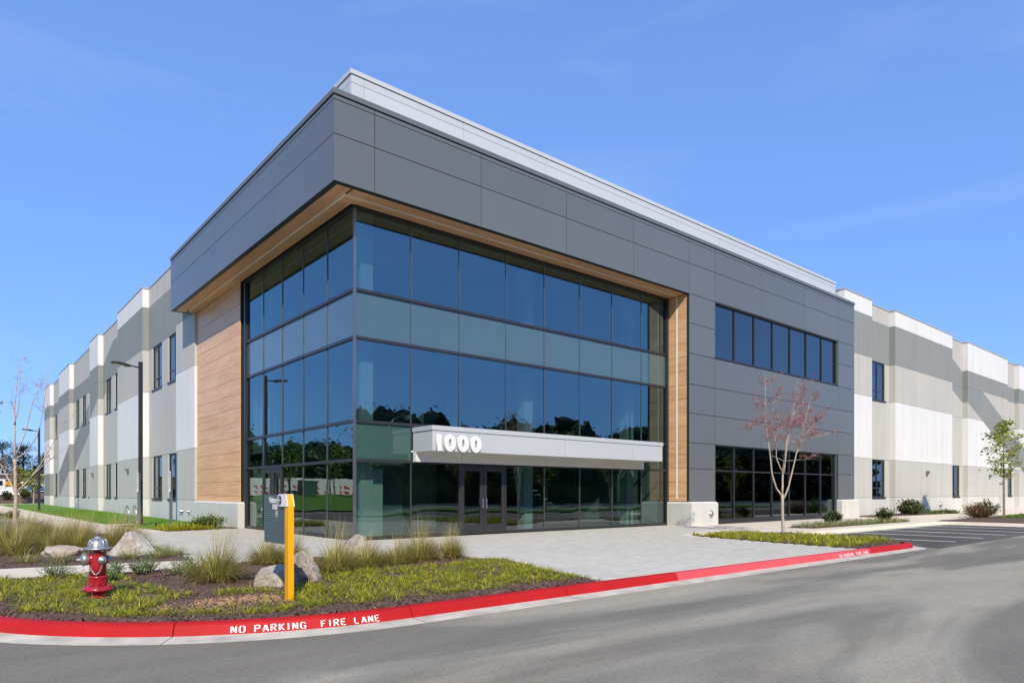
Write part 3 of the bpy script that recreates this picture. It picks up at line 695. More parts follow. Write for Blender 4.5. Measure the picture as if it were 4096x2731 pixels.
# entrance doors
def door_front(x0, x1, hinge):
    d = newobj('entrance_door', None, BLD); y0, y1 = GY - .035, GY + .02; s = .13
    b = MB(); b.box(x0, x0 + s, y0, y1, -.06, 2.16, 'bronze'); b.box(x1 - s, x1, y0, y1, -.06, 2.16, 'bronze'); b.box(x0 + s, x1 - s, y0, y1, -.06, .27, 'bronze'); b.box(x0 + s, x1 - s, y0, y1, 2.03, 2.16, 'bronze')
    b.build('door_frame', d)
    pane_front(x0 + s, x1 - s, .27, 2.03, 'glass_low', GY - .008, d, 'door_glass')
    hx = x1 - .07 if hinge == 'l' else x0 + .07
    h = MB(); h.tube([(hx, y0, .80), (hx, y0 - .07, .80), (hx, y0 - .075, .82), (hx, y0 - .075, 1.10), (hx, y0 - .07, 1.12), (hx, y0, 1.12)], .014, 'steel', 10); h.smooth = True; h.build('door_handle', d)
door_front(4.95, 5.87, 'l'); door_front(5.885, 6.80, 'r')
part('door_surround', 4.89, 4.945, GY - .045, GY + .06, -.08, 2.22, 'bronze'); part('door_surround', 6.805, 6.87, GY - .045, GY + .06, -.08, 2.22, 'bronze'); part('door_surround', 4.946, 6.804, GY - .045, GY + .06, 2.165, 2.222, 'bronze')
def door_side(y0, y1, hinge):
    d = newobj('entrance_door', None, BLD); x0, x1 = GX - .035, GX + .02; s = .13
    b = MB(); b.box(x0, x1, y0, y0 + s, -.06, 2.16, 'bronze'); b.box(x0, x1, y1 - s, y1, -.06, 2.16, 'bronze'); b.box(x0, x1, y0 + s, y1 - s, -.06, .27, 'bronze'); b.box(x0, x1, y0 + s, y1 - s, 2.03, 2.16, 'bronze')
    b.build('door_frame', d); pane_side(y0 + s, y1 - s, .27, 2.03, 'glass_low', GX - .008, d, 'door_glass')
    hy = y1 - .07 if hinge == 'l' else y0 + .07
    h = MB(); h.tube([(x0, hy, .80), (x0 - .07, hy, .80), (x0 - .075, hy, .82), (x0 - .075, hy, 1.10), (x0 - .07, hy, 1.12), (x0, hy, 1.12)], .014, 'steel', 10); h.smooth = True; h.build('door_handle', d)
door_side(6.62, 7.50, 'l'); door_side(7.515, 8.40, 'r')
for a, c in ((6.565, 6.615), (8.405, 8.455)): part('door_surround', GX - .045, GX + .06, a, c, -.08, 2.22, 'bronze')
part('door_surround', GX - .045, GX + .06, 6.616, 8.404, 2.165, 2.222, 'bronze')

# canopy over the front door with the house number
CAN = newobj('entrance_canopy', None, BLD)
cxs = [3.10, 4.86, 8.60, 12.24, 14.10]
for a, c in zip(cxs, cxs[1:]):
    box('canopy_panel', CAN, a + (0 if a == 3.10 else .005), c - (0 if c == 14.10 else .005), -.06, -.02, 2.57, 3.175, 'canopy_silver')
    box('canopy_panel', CAN, a + (0 if a == 3.10 else .005), c - (0 if c == 14.10 else .005), .88, .92, 2.27, 2.572, 'canopy_white')
box('canopy_panel', CAN, 3.10, 3.14, -.019, 1.03, 2.57, 3.175, 'canopy_silver'); box('canopy_panel', CAN, 14.06, 14.10, -.019, 1.03, 2.57, 3.175, 'canopy_silver')
box('canopy_panel', CAN, 3.10, 3.14, .921, 1.03, 2.27, 2.569, 'canopy_white')
box('canopy_coping', CAN, 3.075, 14.125, -.085, 1.03, 3.185, 3.325, 'canopy_silver')
box('canopy_soffit', CAN, 3.141, 14.059, -.019, 1.03, 2.575, 2.60, 'canopy_white')
box('canopy_deck', CAN, 3.15, 14.05, -.015, 1.02, 2.61, 3.184, 'interior_dark')
for x in (4.2, 6.1, 7.7, 9.6, 11.5, 13.4):
    b = MB(); b.lathe([(.055, 2.566), (.055, 2.574)], 'steel', Matrix.Translation((x, .42, 0)), 16); b.build('downlight', CAN)
dx = 3.10
for ch in '1000':
    me = text_mesh(ch, .64, .035, .034, 'digit_white', .004)
    me.transform(Matrix.Diagonal((1.16, 1, 1, 1))); place_text('address_digit', me, CAN, (dx, -.13, 2.60), (1, 0, 0), (0, 0, 1)); dx += .385 if ch == '1' else .49
b = MB()
for x in (3.3, 3.75, 4.2, 4.65): b.box(x, x + .02, -.12, -.055, 2.78, 2.80, 'steel')
b.build('digit_bracket', CAN)

# strip windows in the dark box
def strip_window(x0, x1, z0, z1, trans):
    wn = newobj('strip_window', None, BLD); y = .16; n = 7; s = .055
    b = MB(); b.box(x0, x1, y - .06, y + .05, z1 - s, z1, 'bronze'); b.box(x0, x1, y - .06, y + .05, z0, z0 + s, 'bronze'); b.box(x0, x0 + s, y - .06, y + .05, z0 + s, z1 - s, 'bronze'); b.box(x1 - s, x1, y - .06, y + .05, z0 + s, z1 - s, 'bronze'); b.build('frame', wn)
    xsn = [x0 + (x1 - x0) * k / n for k in range(n + 1)]
    for x in xsn[1:-1]: box('mullion', wn, x - .03, x + .03, y - .06, y + .05, z0 + s, z1 - s, 'bronze')
    if trans: box('transom', wn, x0 + s, x1 - s, y - .062, y + .045, trans - .03, trans + .03, 'bronze')
    zz = [z0 + s] + ([trans] if trans else []) + [z1 - s]
    for a, c in zip(xsn, xsn[1:]):
        for p, q in zip(zz, zz[1:]): pane_front(a, c, p, q, 'glass_window', y - .01, wn, 'pane', .8)
    # metal reveals
    for q in ((x0 - .012, x0, .002, .22, z0, z1), (x1, x1 + .012, .002, .22, z0, z1)): box('reveal', wn, *q, 'panel_dark')
    box('reveal', wn, x0, x1, .002, .22, z1, z1 + .012, 'panel_dark')
    box('sill', wn, x0, x1, -.03, .22, z0 - .06, z0, 'bronze')
strip_window(17.93, 29.80, 7.27, 9.67, None); strip_window(17.93, 29.68, .10, 3.42, 2.29)
part('base_curb', 17.77, 29.72, .02, .3, -.2, .035, 'panel_trim')

# interior seen through the glass: floors, core walls, columns, stair
INT = newobj('interior', None, BLD)
box('floor', INT, 1.3, 16, 1.3, 14, -.2, -.05, 'interior_floor'); box('floor', INT, 16.1, 31.8, .4, 14, -.2, -.05, 'interior_floor')
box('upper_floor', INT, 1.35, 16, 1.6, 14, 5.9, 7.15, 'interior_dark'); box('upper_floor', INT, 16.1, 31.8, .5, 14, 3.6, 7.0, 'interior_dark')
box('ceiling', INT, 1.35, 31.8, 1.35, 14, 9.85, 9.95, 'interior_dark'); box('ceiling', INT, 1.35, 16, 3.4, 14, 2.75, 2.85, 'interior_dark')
box('core_wall', INT, 1.4, 31.8, 13.6, 13.8, -.05, 9.8, 'interior_wall'); box('core_wall', INT, 16.1, 16.3, 1.4, 13.5, -.05, 9.8, 'interior_wall')
box('core_wall', INT, 1.95, 2.45, 1.75, 1.85, -.05, 2.05, 'interior_white'); box('core_wall', INT, 2.45, 3.6, 2.5, 2.6, -.05, 2.7, 'interior_gray'); box('core_wall', INT, 4.4, 7.4, 6.2, 6.4, -.05, 5.9, 'interior_wall'); box('core_wall', INT, 1.45, 13.5, 10.6, 10.8, -.05, 9.8, 'interior_wall')
for x, y in ((1.62, 1.62), (8.7, 2.2), (1.62, 9.6), (14.6, 2.2)): box('column', INT, x, x + .42, y, y + .42, -.05, 9.8, 'interior_white')
for x in (18.5, 22, 25.5): box('shade_pocket', INT, x, x + 3.1, .62, .66, 3.0, 3.5, 'interior_wall')
st = MB()
for k in range(16): st.box(8.2 + k * .28, 8.5 + k * .28, 4.0, 5.4, 3.0 - k * .18, 3.06 - k * .18, 'interior_wall')
st.build('stair', INT)
for x, y, z in ((4.2, 3.6, 7.5), (3.7, 3.0, 2.72)):
    box('ceiling_light', INT, x, x + 1.2, y, y + .05, z, z + .03, 'lamp_emit')

# ------------------------------------------------------------------ concrete wings
def clip(poly, a, b, c):     # keep a*s + b*z <= c
    out = []
    for k in range(len(poly)):
        p, q = poly[k], poly[(k + 1) % len(poly)]; fp = a * p[0] + b * p[1] - c; fq = a * q[0] + b * q[1] - c
        if fp <= 1e-9: out.append(p)
        if (fp < -1e-9 and fq > 1e-9) or (fp > 1e-9 and fq < -1e-9):
            t = fp / (fp - fq); out.append((p[0] + (q[0] - p[0]) * t, p[1] + (q[1] - p[1]) * t))
    return out if len(out) >= 3 else []
class Wing:
    def __init__(s, side, face, up, lo, smin, smax, zt, zb):
        s.side = side; s.face = face; s.up = up; s.lo = lo; s.smin = smin; s.smax = smax; s.zt = zt; s.zb = zb
    def P(s, t, d, z): return (s.face + d, t, z) if s.side == 'l' else (t, s.face + d, z)
    def regions(s, poly, paint):
        # the diagonal painted stripe crosses this piece of wall
        sl = -.331; (us, uz), (ls, lz) = s.up, s.lo; ku = uz - sl * us; kl = lz - sl * ls
        above = clip(poly, sl, -1, -ku); below = clip(poly, -sl, 1, kl)
        mid = clip(clip(poly, -sl, 1, ku), sl, -1, -kl)
        res = []
        if above: res.append((above, paint))
        if below: res.append((below, paint))
        if mid:
            l_ = clip(mid, 1, 0, s.smin); r_ = clip(mid, -1, 0, -s.smax); m_ = clip(clip(mid, -1, 0, -s.smin), 1, 0, s.smax)
            for q in (l_, r_):
                if q: res.append((q, paint))
            if m_: res.append((m_, 'paint_dark'))
        return res
    def panel(s, s0, s1, z0, z1, d0, d1, paint, stripe=True, name='concrete_panel', g=.008):
        s0 += g; s1 -= g; z0 += g; z1 -= g; b = MB()
        regs = s.regions([(s0, z0), (s1, z0), (s1, z1), (s0, z1)], paint) if stripe else [([(s0, z0), (s1, z0), (s1, z1), (s0, z1)], paint)]
        for poly, m in regs: b.poly([s.P(t, d0, z) for t, z in poly], m)
        for t in (s0, s1):
            zs = [z0, z1]
            if stripe and s.smin < t < s.smax:
                for (a, c) in (s.up, s.lo):
                    zz = c - .331 * (t - a)
                    if z0 < zz < z1: zs.append(zz)
            zs.sort()
            for a, c in zip(zs, zs[1:]):
                zm = (a + c) / 2; m = paint
                if stripe and s.smin < t < s.smax and s.lo[1] - .331 * (t - s.lo[0]) < zm < s.up[1] - .331 * (t - s.up[0]): m = 'paint_dark'
                b.poly([s.P(t, d0, a), s.P(t, d1, a), s.P(t, d1, c), s.P(t, d0, c)], m)
        b.poly([s.P(s0, d0, z1), s.P(s1, d0, z1), s.P(s1, d1, z1), s.P(s0, d1, z1)], paint)
        b.poly([s.P(s0, d0, z0), s.P(s1, d0, z0), s.P(s1, d1, z0), s.P(s0, d1, z0)], paint)
        return b.build(name, BLD)
    def bx(s, name, s0, s1, d0, d1, z0, z1, m, parent=None):
        a = s.P(s0, d0, z0); c = s.P(s1, d1, z1)
        return box(name, parent or BLD, a[0], c[0], a[1], c[1], z0, z1, m)
    def window(s, s0, s1, z0, z1, dep, trans):
        wn = newobj('window', None, BLD); f = .06; d0, d1 = dep + .05, dep + .15
        b = MB()
        for q in ((s0, s0 + f, z0, z1), (s1 - f, s1, z0, z1), (s0 + f, s1 - f, z1 - f, z1), (s0 + f, s1 - f, z0, z0 + f), ((s0 + s1) / 2 - f / 2, (s0 + s1) / 2 + f / 2, z0 + f, z1 - f)):
            a = s.P(q[0], d0, q[2]); c = s.P(q[1], d1, q[3]); b.box(a[0], c[0], a[1], c[1], q[2], q[3], 'bronze')
        for q in ((s0 + f, (s0 + s1) / 2 - f / 2), ((s0 + s1) / 2 + f / 2, s1 - f)):
            a = s.P(q[0], d0 + .005, 0); c = s.P(q[1], d1 - .005, 0); b.box(a[0], c[0], a[1], c[1], trans - f / 2, trans + f / 2, 'bronze')
        b.build('frame', wn); sm = (s0 + s1) / 2
        for a, c in ((s0 + f, sm - f / 2), (sm + f / 2, s1 - f)):
            for p, q in ((z0 + f, trans - f / 2), (trans + f / 2, z1 - f)):
                (pane_side if s.side == 'l' else pane_front)(a, c, p, q, 'glass_window', s.face + d0 + .04, wn, 'pane', .7)
        s.bx('sill', s0 - .05, s1 + .05, dep - .05, dep + .1, z0 - .10, z0 - .001, 'bronze', wn)
        s.bx('room', s0 - .1, s1 + .1, dep + .85, dep + .9, z0 - .1, z1 + .1, 'interior_wall', wn)
        for q in ((s0 - .02, s0), (s1, s1 + .02)): s.bx('reveal', q[0], q[1], dep + .03, dep + .8, z0, z1, 'paint_light', wn)
REC = .35
def wing(W, segs, zr, wins_lo, wins_hi, joints, name):
    zb, zp, z1, z2, z3, z4, zt = zr
    for kind, s0, s1 in segs:
        d = 0 if kind == 'bay' else REC; thick = REC + .12 if kind == 'bay' else REC + .16
        cuts_ = [s0] + [j for j in joints if s0 < j < s1] + [s1]
        far = s0 >= W.smin + (0 if kind == 'rec' else .5)     # beyond the bend of the stripe the dark band is thinner
        z4b = z4 - (1.22 if (s0 > W.smin + 1 and kind == 'bay') or (kind == 'rec' and s0 > W.smin + 6) else 0)
        if kind == 'bay': rows = [(zb, zp, 'paint_base'), (zp, z1, 'paint_dark' if (s0 > W.smax + 1) else 'paint_mid'), (z1, z2, 'paint_white'), (z2, z3, 'paint_light'), (z3, z4b, 'paint_dark'), (z4b, zt, 'paint_white')]
        else: rows = [(zb, zp, 'paint_base'), (zp, z1, 'paint_dark' if s0 > W.smax + 1 else 'paint_light'), (z1, z2, 'paint_light'), (z2, z3, 'paint_light'), (z3, z4b, 'paint_dark'), (z4b, zt, 'paint_light')]
        for k, (a, c, m) in enumerate(rows):
            ws = [q for q in (wins_lo if k == 1 else wins_hi if k == 3 else []) if kind == 'rec' and q[0] >= s0 and q[1] <= s1]
            edges = [s0] + [t for q in ws for t in q] + [s1]
            if ws:
                for e0, e1 in zip(edges[::2], edges[1::2]): W.panel(e0, e1, a, c, d, thick, m)
                for q in ws: W.window(q[0], q[1], a + .02, c - .02, d, a + .60)
            else:
                # inside the bend, the band's upper edge runs diagonally
                for e0, e1 in zip(cuts_, cuts_[1:]):
                    if k >= 4 and kind == 'rec' and s0 < W.smin < s1:
                        zz0 = zt if k == 5 else z4
                        top = [(e0, a), (e1, a), (e1, c), (e0, c)]
                        b = MB(); g_ = .006
                        poly = [(e0 + g_, a + (g_ if k == 4 else 0)), (e1 - g_, a + (g_ if k == 4 else 0)), (e1 - g_, c - (g_ if k == 5 else 0)), (e0 + g_, c - (g_ if k == 5 else 0))]
                        us, uz = W.up; ku = uz + .331 * us
                        hi_ = clip(poly, -.331, -1, -ku); lo_ = clip(poly, .331, 1, ku)
                        if k == 4:
                            if hi_: b.poly([W.P(t, d, z) for t, z in hi_], 'paint_light')
                            if lo_: b.poly([W.P(t, d, z) for t, z in lo_], 'paint_dark')
                        else: b.poly([W.P(t, d, z) for t, z in poly], 'paint_light')
                        b.poly([W.P(e0, thick, a), W.P(e1, thick, a), W.P(e1, thick, c), W.P(e0, thick, c)], m)
                        b.build('concrete_panel', BLD)
                    else: W.panel(e0, e1, a, c, d, thick, m)
        W.bx('parapet_coping', s0 - (.03 if kind == 'bay' else -.031), s1 + (.03 if kind == 'bay' else -.031), d - .03, REC + .3, zt + .001, zt + .07, 'coping_metal')
    smn, smx = segs[0][1], segs[-1][2]
    W.bx('backing', smn + .02, smx - .02, REC + .165, REC + .2, z2 - 4.0, z2 - .02, 'joint_black') if False else None
    return
WL = Wing('l', .90, (38.84, 12.24), (42.6, 8.46), 38.6, 66.5, 0, 0)
segL = [('bay', 16.62, 19.95), ('rec', 19.95, 27.5), ('bay', 27.5, 35.0), ('rec', 35.0, 42.62), ('bay', 42.62, 46.5), ('rec', 46.5, 58.1), ('bay', 58.1, 65.7), ('rec', 65.7, 73.6), ('bay', 73.6, 79.0)]
wl = [(20.7, 22.95), (24.36, 26.6), (35.8, 38.0), (39.4, 41.6), (47.2, 49.4), (50.95, 53.0), (54.75, 56.9), (70.3, 72.4)]
wing(WL, segL, (-.25, .97, 3.40, 7.25, 9.72, 12.24, 13.36), wl, wl, [23.6, 31.2, 54.0, 62.0], 'left')
WR = Wing('r', .60, (57.26, 9.68), (53.73, 8.42), 50.3, 70.6, 0, 0)
segR = [('bay', 32.0, 35.8), ('rec', 35.8, 39.37), ('bay', 39.37, 50.2), ('rec', 50.2, 53.7), ('bay', 53.7, 64.5), ('rec', 64.5, 68.1), ('bay', 68.1, 83)]
wing(WR, segR, (-.25, 1.01, 3.42, 7.21, 9.63, 12.14, 13.14), [(36.4, 38.65), (50.75, 53.0), (65.1, 67.3)], [(36.4, 38.65)], [43.0, 46.6, 57.28, 60.9, 72, 76], 'right')
part('end_wall', .91, 83, 78.99, 79.2, -.25, 13.3, 'paint_light'); part('end_wall', 82.9, 83.1, .7, 78.9, -.25, 13.1, 'paint_light')
part('wall_core', 1.5, 1.55, 16.7, 79, 3.5, 7.1, 'interior_dark'); part('wall_core', 32, 83, 1.25, 1.3, 3.5, 7.1, 'interior_dark')
# wall lights: hooded boxes
def wall_light(W, t, z):
    l = newobj('wall_light', None, BLD)
    W.bx('housing', t - .13, t + .13, -.12, 0, z - .25, z, 'wall_lamp', l); W.bx('hood', t - .11, t + .11, -.20, -.121, z - .12, z - .01, 'wall_lamp', l); W.bx('conduit', t - .05, t + .05, -.06, 0, z - .38, z - .251, 'wall_lamp', l)
for t in (31.4, 44.6, 62.3): wall_light(WL, t, 2.85)
for t in (44.9, 59.2): wall_light(WR, t, 2.83)
# service door in the right wing
d = newobj('service_door', None, BLD)
box('leaf', d, 62.05, 63.0, .575, .62, -.1, 2.05, 'paint_mid'); box('rain_drip', d, 61.98, 63.08, .48, .598, 2.09, 2.15, 'galv'); box('lever', d, 62.12, 62.25, .52, .574, .95, .98, 'steel')
h = MB(); h.tube([(63.4, .6, 2.75), (63.4, .42, 2.72), (63.4, .42, 2.62)], .03, 'galv'); h.lathe([(.09, 2.47), (.08, 2.60), (.02, 2.63)], 'galv', Matrix.Translation((63.4, .42, 0)), 14); h.build('door_lamp', BLD)
p = MB(); p.tube([(62.5 - 15.1, .50, -.1), (47.4, .50, .32), (47.4, .42, .36)], .02, 'galv'); p.build('hose_bib', BLD)

# ================================================================== OBJECTS
# ------------------------------------------------------------------ fire hydrant
HB = (-6.42, -6.45, GZ - .02)
hy = thing('fire_hydrant', 'red fire hydrant with silver bonnet and caps in the mulch bed', 'hydrant', HB)
def T(x=0, y=0, z=0): return Matrix.Translation((x, y, z))
def hpart(name, prof, m, mtx=Matrix(), n=28, parent=None):
    b = MB(); b.lathe(prof, m, mtx, n); b.smooth = True; o = b.build(name, parent or hy)
    return o
hpart('stand_pipe', [(.098, -.06), (.098, .06), (.098, .115)], 'hydrant_red_low')
hpart('base_flange', [(.10, .10), (.165, .105), (.180, .118), (.183, .135), (.176, .150), (.170, .155), (.160, .172), (.115, .180)], 'hydrant_red')
hpart('lower_barrel', [(.110, .178), (.106, .195), (.105, .275), (.110, .285), (.112, .297), (.108, .307), (.100, .315)], 'hydrant_red')
hpart('upper_barrel', [(.099, .312), (.099, .44), (.102, .50), (.102, .62), (.097, .66), (.098, .668)], 'hydrant_red')
for k in range(8):
    a = k * math.pi / 4 + .2; bo = MB(); bo.lathe([(.013, .176), (.013, .190)], 'hydrant_red', T(.15 * math.cos(a), .15 * math.sin(a)), 6); bo.build('bolt', hy)
    bo = MB(); bo.lathe([(.012, .638), (.012, .66)], 'bolt_rust' if k % 3 else 'aluminium', T(.145 * math.cos(a), .145 * math.sin(a)), 6); bo.build('bolt', hy)
for k in range(8):
    a = k * math.pi / 4 + .1; bo = MB(); m_ = Matrix.Rotation(a, 4, 'Z') @ T(.106, 0, .235); bo.obox(m_, .006, .014, .035, 'hydrant_red'); bo.build('rib', hy)
bon = hpart('bonnet', [(.098, .655), (.165, .660), (.171, .668), (.171, .680), (.160, .690), (.122, .695), (.116, .71), (.110, .745), (.095, .78), (.070, .80), (.045, .81), (.044, .825), (.030, .832), (.028, .838)], 'aluminium', n=32)
for k in range(10):
    a = k * 2 * math.pi / 10 + .15; ca, sa = math.cos(a), math.sin(a); b = MB()
    b.tube([(.119 * ca, .119 * sa, .698), (.119 * ca, .119 * sa, .712), (.113 * ca, .113 * sa, .748), (.097 * ca, .097 * sa, .783), (.072 * ca, .072 * sa, .803)], [.008, .009, .009, .008, .005], 'aluminium', 6); b.smooth = True; b.build('rib', bon)
hpart('operating_nut', [(.020, .835), (.019, .875), (.016, .88)], 'bolt_rust', n=5)
def nozzle(name, az, z, r, L, cap):
    n0 = newobj(name, None, hy); m = T(0, 0, z) @ Matrix.Rotation(az, 4, 'Z') @ Matrix.Rotation(R(90), 4, 'Y')
    b = MB(); b.lathe([(r * .98, .02), (r, .07), (r, L)], 'hydrant_red', m, 24); b.smooth = True; b.build('throat', n0)
    b = MB(); b.lathe([(r * .96, L), (r * 1.04, L + .004), (r * 1.04, L + cap), (r * .86, L + cap + .012), (r * .55, L + cap + .016), (r * .52, L + cap + .03)], 'aluminium', m, 24); b.smooth = True; b.build('cap', n0)
    b = MB(); b.lathe([(.020, L + cap + .028), (.019, L + cap + .07)], 'aluminium', m, 5); b.build('cap_nut', n0)
vr = R(49.934)
fwd = Vector((math.cos(vr), math.sin(vr), 0)); rgt = Vector((math.sin(vr), -math.cos(vr), 0))
azv = math.atan2(HB[1] - CAM[1], HB[0] - CAM[0])         # direction camera -> hydrant
nozzle('pumper_nozzle', azv + R(90) + R(8), .535, .076, .115, .060)
nozzle('hose_nozzle', azv + math.pi + R(24), .525, .052, .105, .030)
nozzle('hose_nozzle', azv - R(58), .525, .052, .105, .030)
vd = Vector((math.cos(azv), math.sin(azv), 0)); vrt = Vector((math.sin(azv), -math.cos(azv), 0))
def chain(pts, n):
    P = [Vector(p) for p in pts]; out = []
    for k in range(n + 1):
        t = k / n; a, b_, c = P; out.append((1 - t) ** 2 * a + 2 * t * (1 - t) * b_ + t * t * c)
    b = MB()
    for k, (p, q) in enumerate(zip(out, out[1:])):
        d = (q - p).normalized(); s = d.cross(Vector((0, 0, 1)) if k % 2 else vd); s = s.normalized() if s.length > .1 else Vector((1, 0, 0))
        mid = (p + q) / 2; L = (q - p).length * .68
        ring = [mid + d * L * math.cos(t) + s * .0085 * math.sin(t) for t in (2 * math.pi * j / 8 for j in range(9))]
        b.tube([tuple(r_) for r_ in ring], .0034, 'chain', 5, False)
    b.smooth = True; return b.build('chain', hy)
e0 = -vrt * .17 + Vector((0, 0, .47)) - vd * .02; e1 = -vrt * .085 - vd * .095 + Vector((0, 0, .42)); e2 = vrt * .045 - vd * .135 + Vector((0, 0, .46))
chain([e0, -vrt * .155 - vd * .09 + Vector((0, 0, .20)), e1], 15); chain([e1, -vrt * .01 - vd * .15 + Vector((0, 0, .24)), e2], 15)
# ------------------------------------------------------------------ wayfinding sign
SB = (-4.595, -8.392, GZ - .03)
sg = thing('wayfinding_sign', 'yellow post with slate panel reading Visitor 1000 and a white arrow cap', 'sign', SB)
X0, X1, Y0, Y1 = 0, .078, 0, .112; zt0, zt1 = 1.25, 1.41; sh = .06
b = MB()
for a, c in (((X0, Y0), (X1, Y0)), ((X1, Y0), (X1, Y1)), ((X1, Y1), (X0, Y1)), ((X0, Y1), (X0, Y0))):
    b.poly([(*a, -.15), (*c, -.15), (*c, zt0), (*a, zt0)], 'sign_yellow')
F0, F1 = Y0 + sh, Y1 + sh
b.poly([(X0, Y0, zt0), (X1, Y0, zt0), (X1, F0, zt1), (X0, F0, zt1)], 'sign_yellow'); b.poly([(X1, Y1, zt0), (X0, Y1, zt0), (X0, F1, zt1), (X1, F1, zt1)], 'sign_yellow')
b.poly([(X0, Y0, zt0), (X0, F0, zt1), (X0, F1, zt1), (X0, Y1, zt0)], 'sign_yellow'); b.poly([(X1, Y0, zt0), (X1, Y1, zt0), (X1, F1, zt1), (X1, F0, zt1)], 'sign_yellow'); b.poly([(X0, F0, zt1), (X1, F0, zt1), (X1, F1, zt1), (X0, F1, zt1)], 'sign_yellow')
b.build('post', sg)
def plate(x, name):
    r = (zt1 - zt0 + .004) / 2; zc = (zt1 + zt0) / 2; yc = .345 - r
    pts = [(Y0 - .008, zt0 - .002), (yc, zt0 - .002)] + [(yc + r * math.sin(R(a)), zc - r * math.cos(R(a))) for a in range(15, 180, 15)] + [(yc, zt1 + .002), (Y0 + sh - .008, zt1 + .002)]
    b = MB(); n = len(pts)
    b.poly([(x, y, z) for y, z in pts], 'sign_white'); b.poly([(x + .008, y, z) for y, z in reversed(pts)], 'sign_white')
    for k in range(n):
        p, q = pts[k], pts[(k + 1) % n]; b.poly([(x, *p), (x, *q), (x + .008, *q), (x + .008, *p)], 'sign_white')
    return b.build(name, sg), yc, zc
pl, yc, zc = plate(X0 - .009, 'arrow_plate'); plate(X1 + .001, 'arrow_plate')
b = MB(); xx = X0 - .0115; yq = yc - .006
b.poly([(xx, yq + .062 * math.cos(t), zc + .062 * math.sin(t)) for t in (2 * math.pi * k / 32 for k in range(32))], 'sign_black'); b.build('arrow_disc', pl)
b = MB(); xx -= .002; aw = .0065
def bar(p, q):
    dy, dz = q[0] - p[0], q[1] - p[1]; L = math.hypot(dy, dz); ny, nz = -dz / L * aw, dy / L * aw
    b.poly([(xx, p[0] + ny, p[1] + nz), (xx, q[0] + ny, q[1] + nz), (xx, q[0] - ny, q[1] - nz), (xx, p[0] - ny, p[1] - nz)], 'sign_white')
bar((yq - .040, zc), (yq + .036, zc)); xx -= .001; bar((yq + .039, zc - .003), (yq + .004, zc + .036)); xx -= .001; bar((yq + .039, zc + .003), (yq + .004, zc - .036)); b.build('arrow', pl)
py0, py1, pz0, pz1 = Y1 + .001, .895, .75, zt1 - .004
pn = box('sign_panel', sg, .022, .056, py0, py1, pz0, pz1, 'sign_slate')
nst = 22
for k in range(nst):
    z = pz0 + .018 + k * (pz1 - pz0 - .02) / nst; box('stripe', pn, .0195, .0219, py0 + .002, py1 - .012, z, z + .008, 'sign_teal')
box('panel_edge', pn, .0205, .0575, py1 + .0002, py1 + .008, pz0, pz1, 'sign_teal')
def stext(t, y, z, size, bold=.0035):
    place_text('lettering', text_mesh(t, size, .0005, bold, 'sign_white'), pn, (.0165, y, z), (0, -1, 0), (0, 0, 1))
stext('Visitor', .715, 1.292, .108, .0045); stext('1000', .600, 1.205, .096, .0045)
b = MB(); cyy, czz = .435, 1.147
ring = [(math.cos(2 * math.pi * k / 28), math.sin(2 * math.pi * k / 28)) for k in range(28)]
for k in range(28):
    p, q = ring[k], ring[(k + 1) % 28]; b.poly([(.0165, cyy + .052 * p[0], czz + .046 * p[1]), (.0165, cyy + .052 * q[0], czz + .046 * q[1]), (.0165, cyy + .044 * q[0], czz + .039 * q[1]), (.0165, cyy + .044 * p[0], czz + .039 * p[1])], 'sign_white')
b.build('parking_ring', pn); stext('P', cyy + .020, czz - .026, .075)

# ------------------------------------------------------------------ boulders
def boulder(label, pos, sx, sy, sz, m, seed, rz=0, tilt=0, cuts=16, deep=(.45, .8), group=None, extra=()):
    # a sphere cut by many planes, so it keeps flat broken faces and hard arrises, then roughened
    from mathutils import noise
    r = random.Random(seed); bm = bmesh.new(); bmesh.ops.create_icosphere(bm, subdivisions=5, radius=1)
    planes = [(Vector((r.gauss(0, 1), r.gauss(0, 1), r.gauss(.25, .7))).normalized(), r.uniform(*deep)) for _ in range(cuts)] + [(Vector(n_).normalized(), d_) for n_, d_ in extra]
    ph = [Vector((r.uniform(-3, 3), r.uniform(-3, 3), r.uniform(-3, 3))) for _ in range(3)]
    for v in bm.verts:
        c = v.co.copy()
        t = min([1.0] + [d_ / c.dot(n_) for n_, d_ in planes if c.dot(n_) > d_]); c *= t
        c *= 1 + .08 * noise.noise(c * 1.7 + ph[0]) + .08 * noise.noise(c * 4.5 + ph[1]) + .045 * noise.noise(c * 11 + ph[2]) - .06 * max(0, noise.noise(c * 3.1 + ph[2]) - .25)
        v.co = Vector((c.x * sx, c.y * sy, max(c.z, -.35) * sz))
    me = bpy.data.meshes.new('boulder'); bm.to_mesh(me); bm.free(); me.materials.append(MATS[m])
    o = newobj('boulder', me, None, (pos[0], pos[1], pos[2])); o.rotation_euler = (0, tilt, rz); return tag(o, label, 'boulder', group)
vz = GZ - .01
rzc = R(49.934 - 90)
boulder('tall pale boulder with a pointed top behind the hydrant', (-4.80, .15, vz), .80, .55, .92, 'rock_pale', 21, rzc, extra=(((-.75, -.1, .66), .42), ((.62, -.1, .78), .47), ((.3, -.9, .35), .5)))
boulder('low flat pinkish slab boulder lying among the tall grasses', (-5.98, 1.0, vz), .82, .5, .42, 'rock_pink', 8, rzc, extra=(((0, -.1, 1), .52), ((-.6, 0, .8), .6)))
boulder('gray two humped boulder right behind the yellow sign, left hump', (-4.12, -6.82, vz), .52, .44, .50, 'rock_gray', 5, rzc + .2, extra=(((-.2, -.2, 1), .55), ((-.3, -1, .1), .55)))
boulder('gray boulder with rounded top touching the one behind the yellow sign', (-3.66, -6.55, vz), .46, .42, .56, 'rock_gray', 15, rzc - .2, deep=(.6, .85))
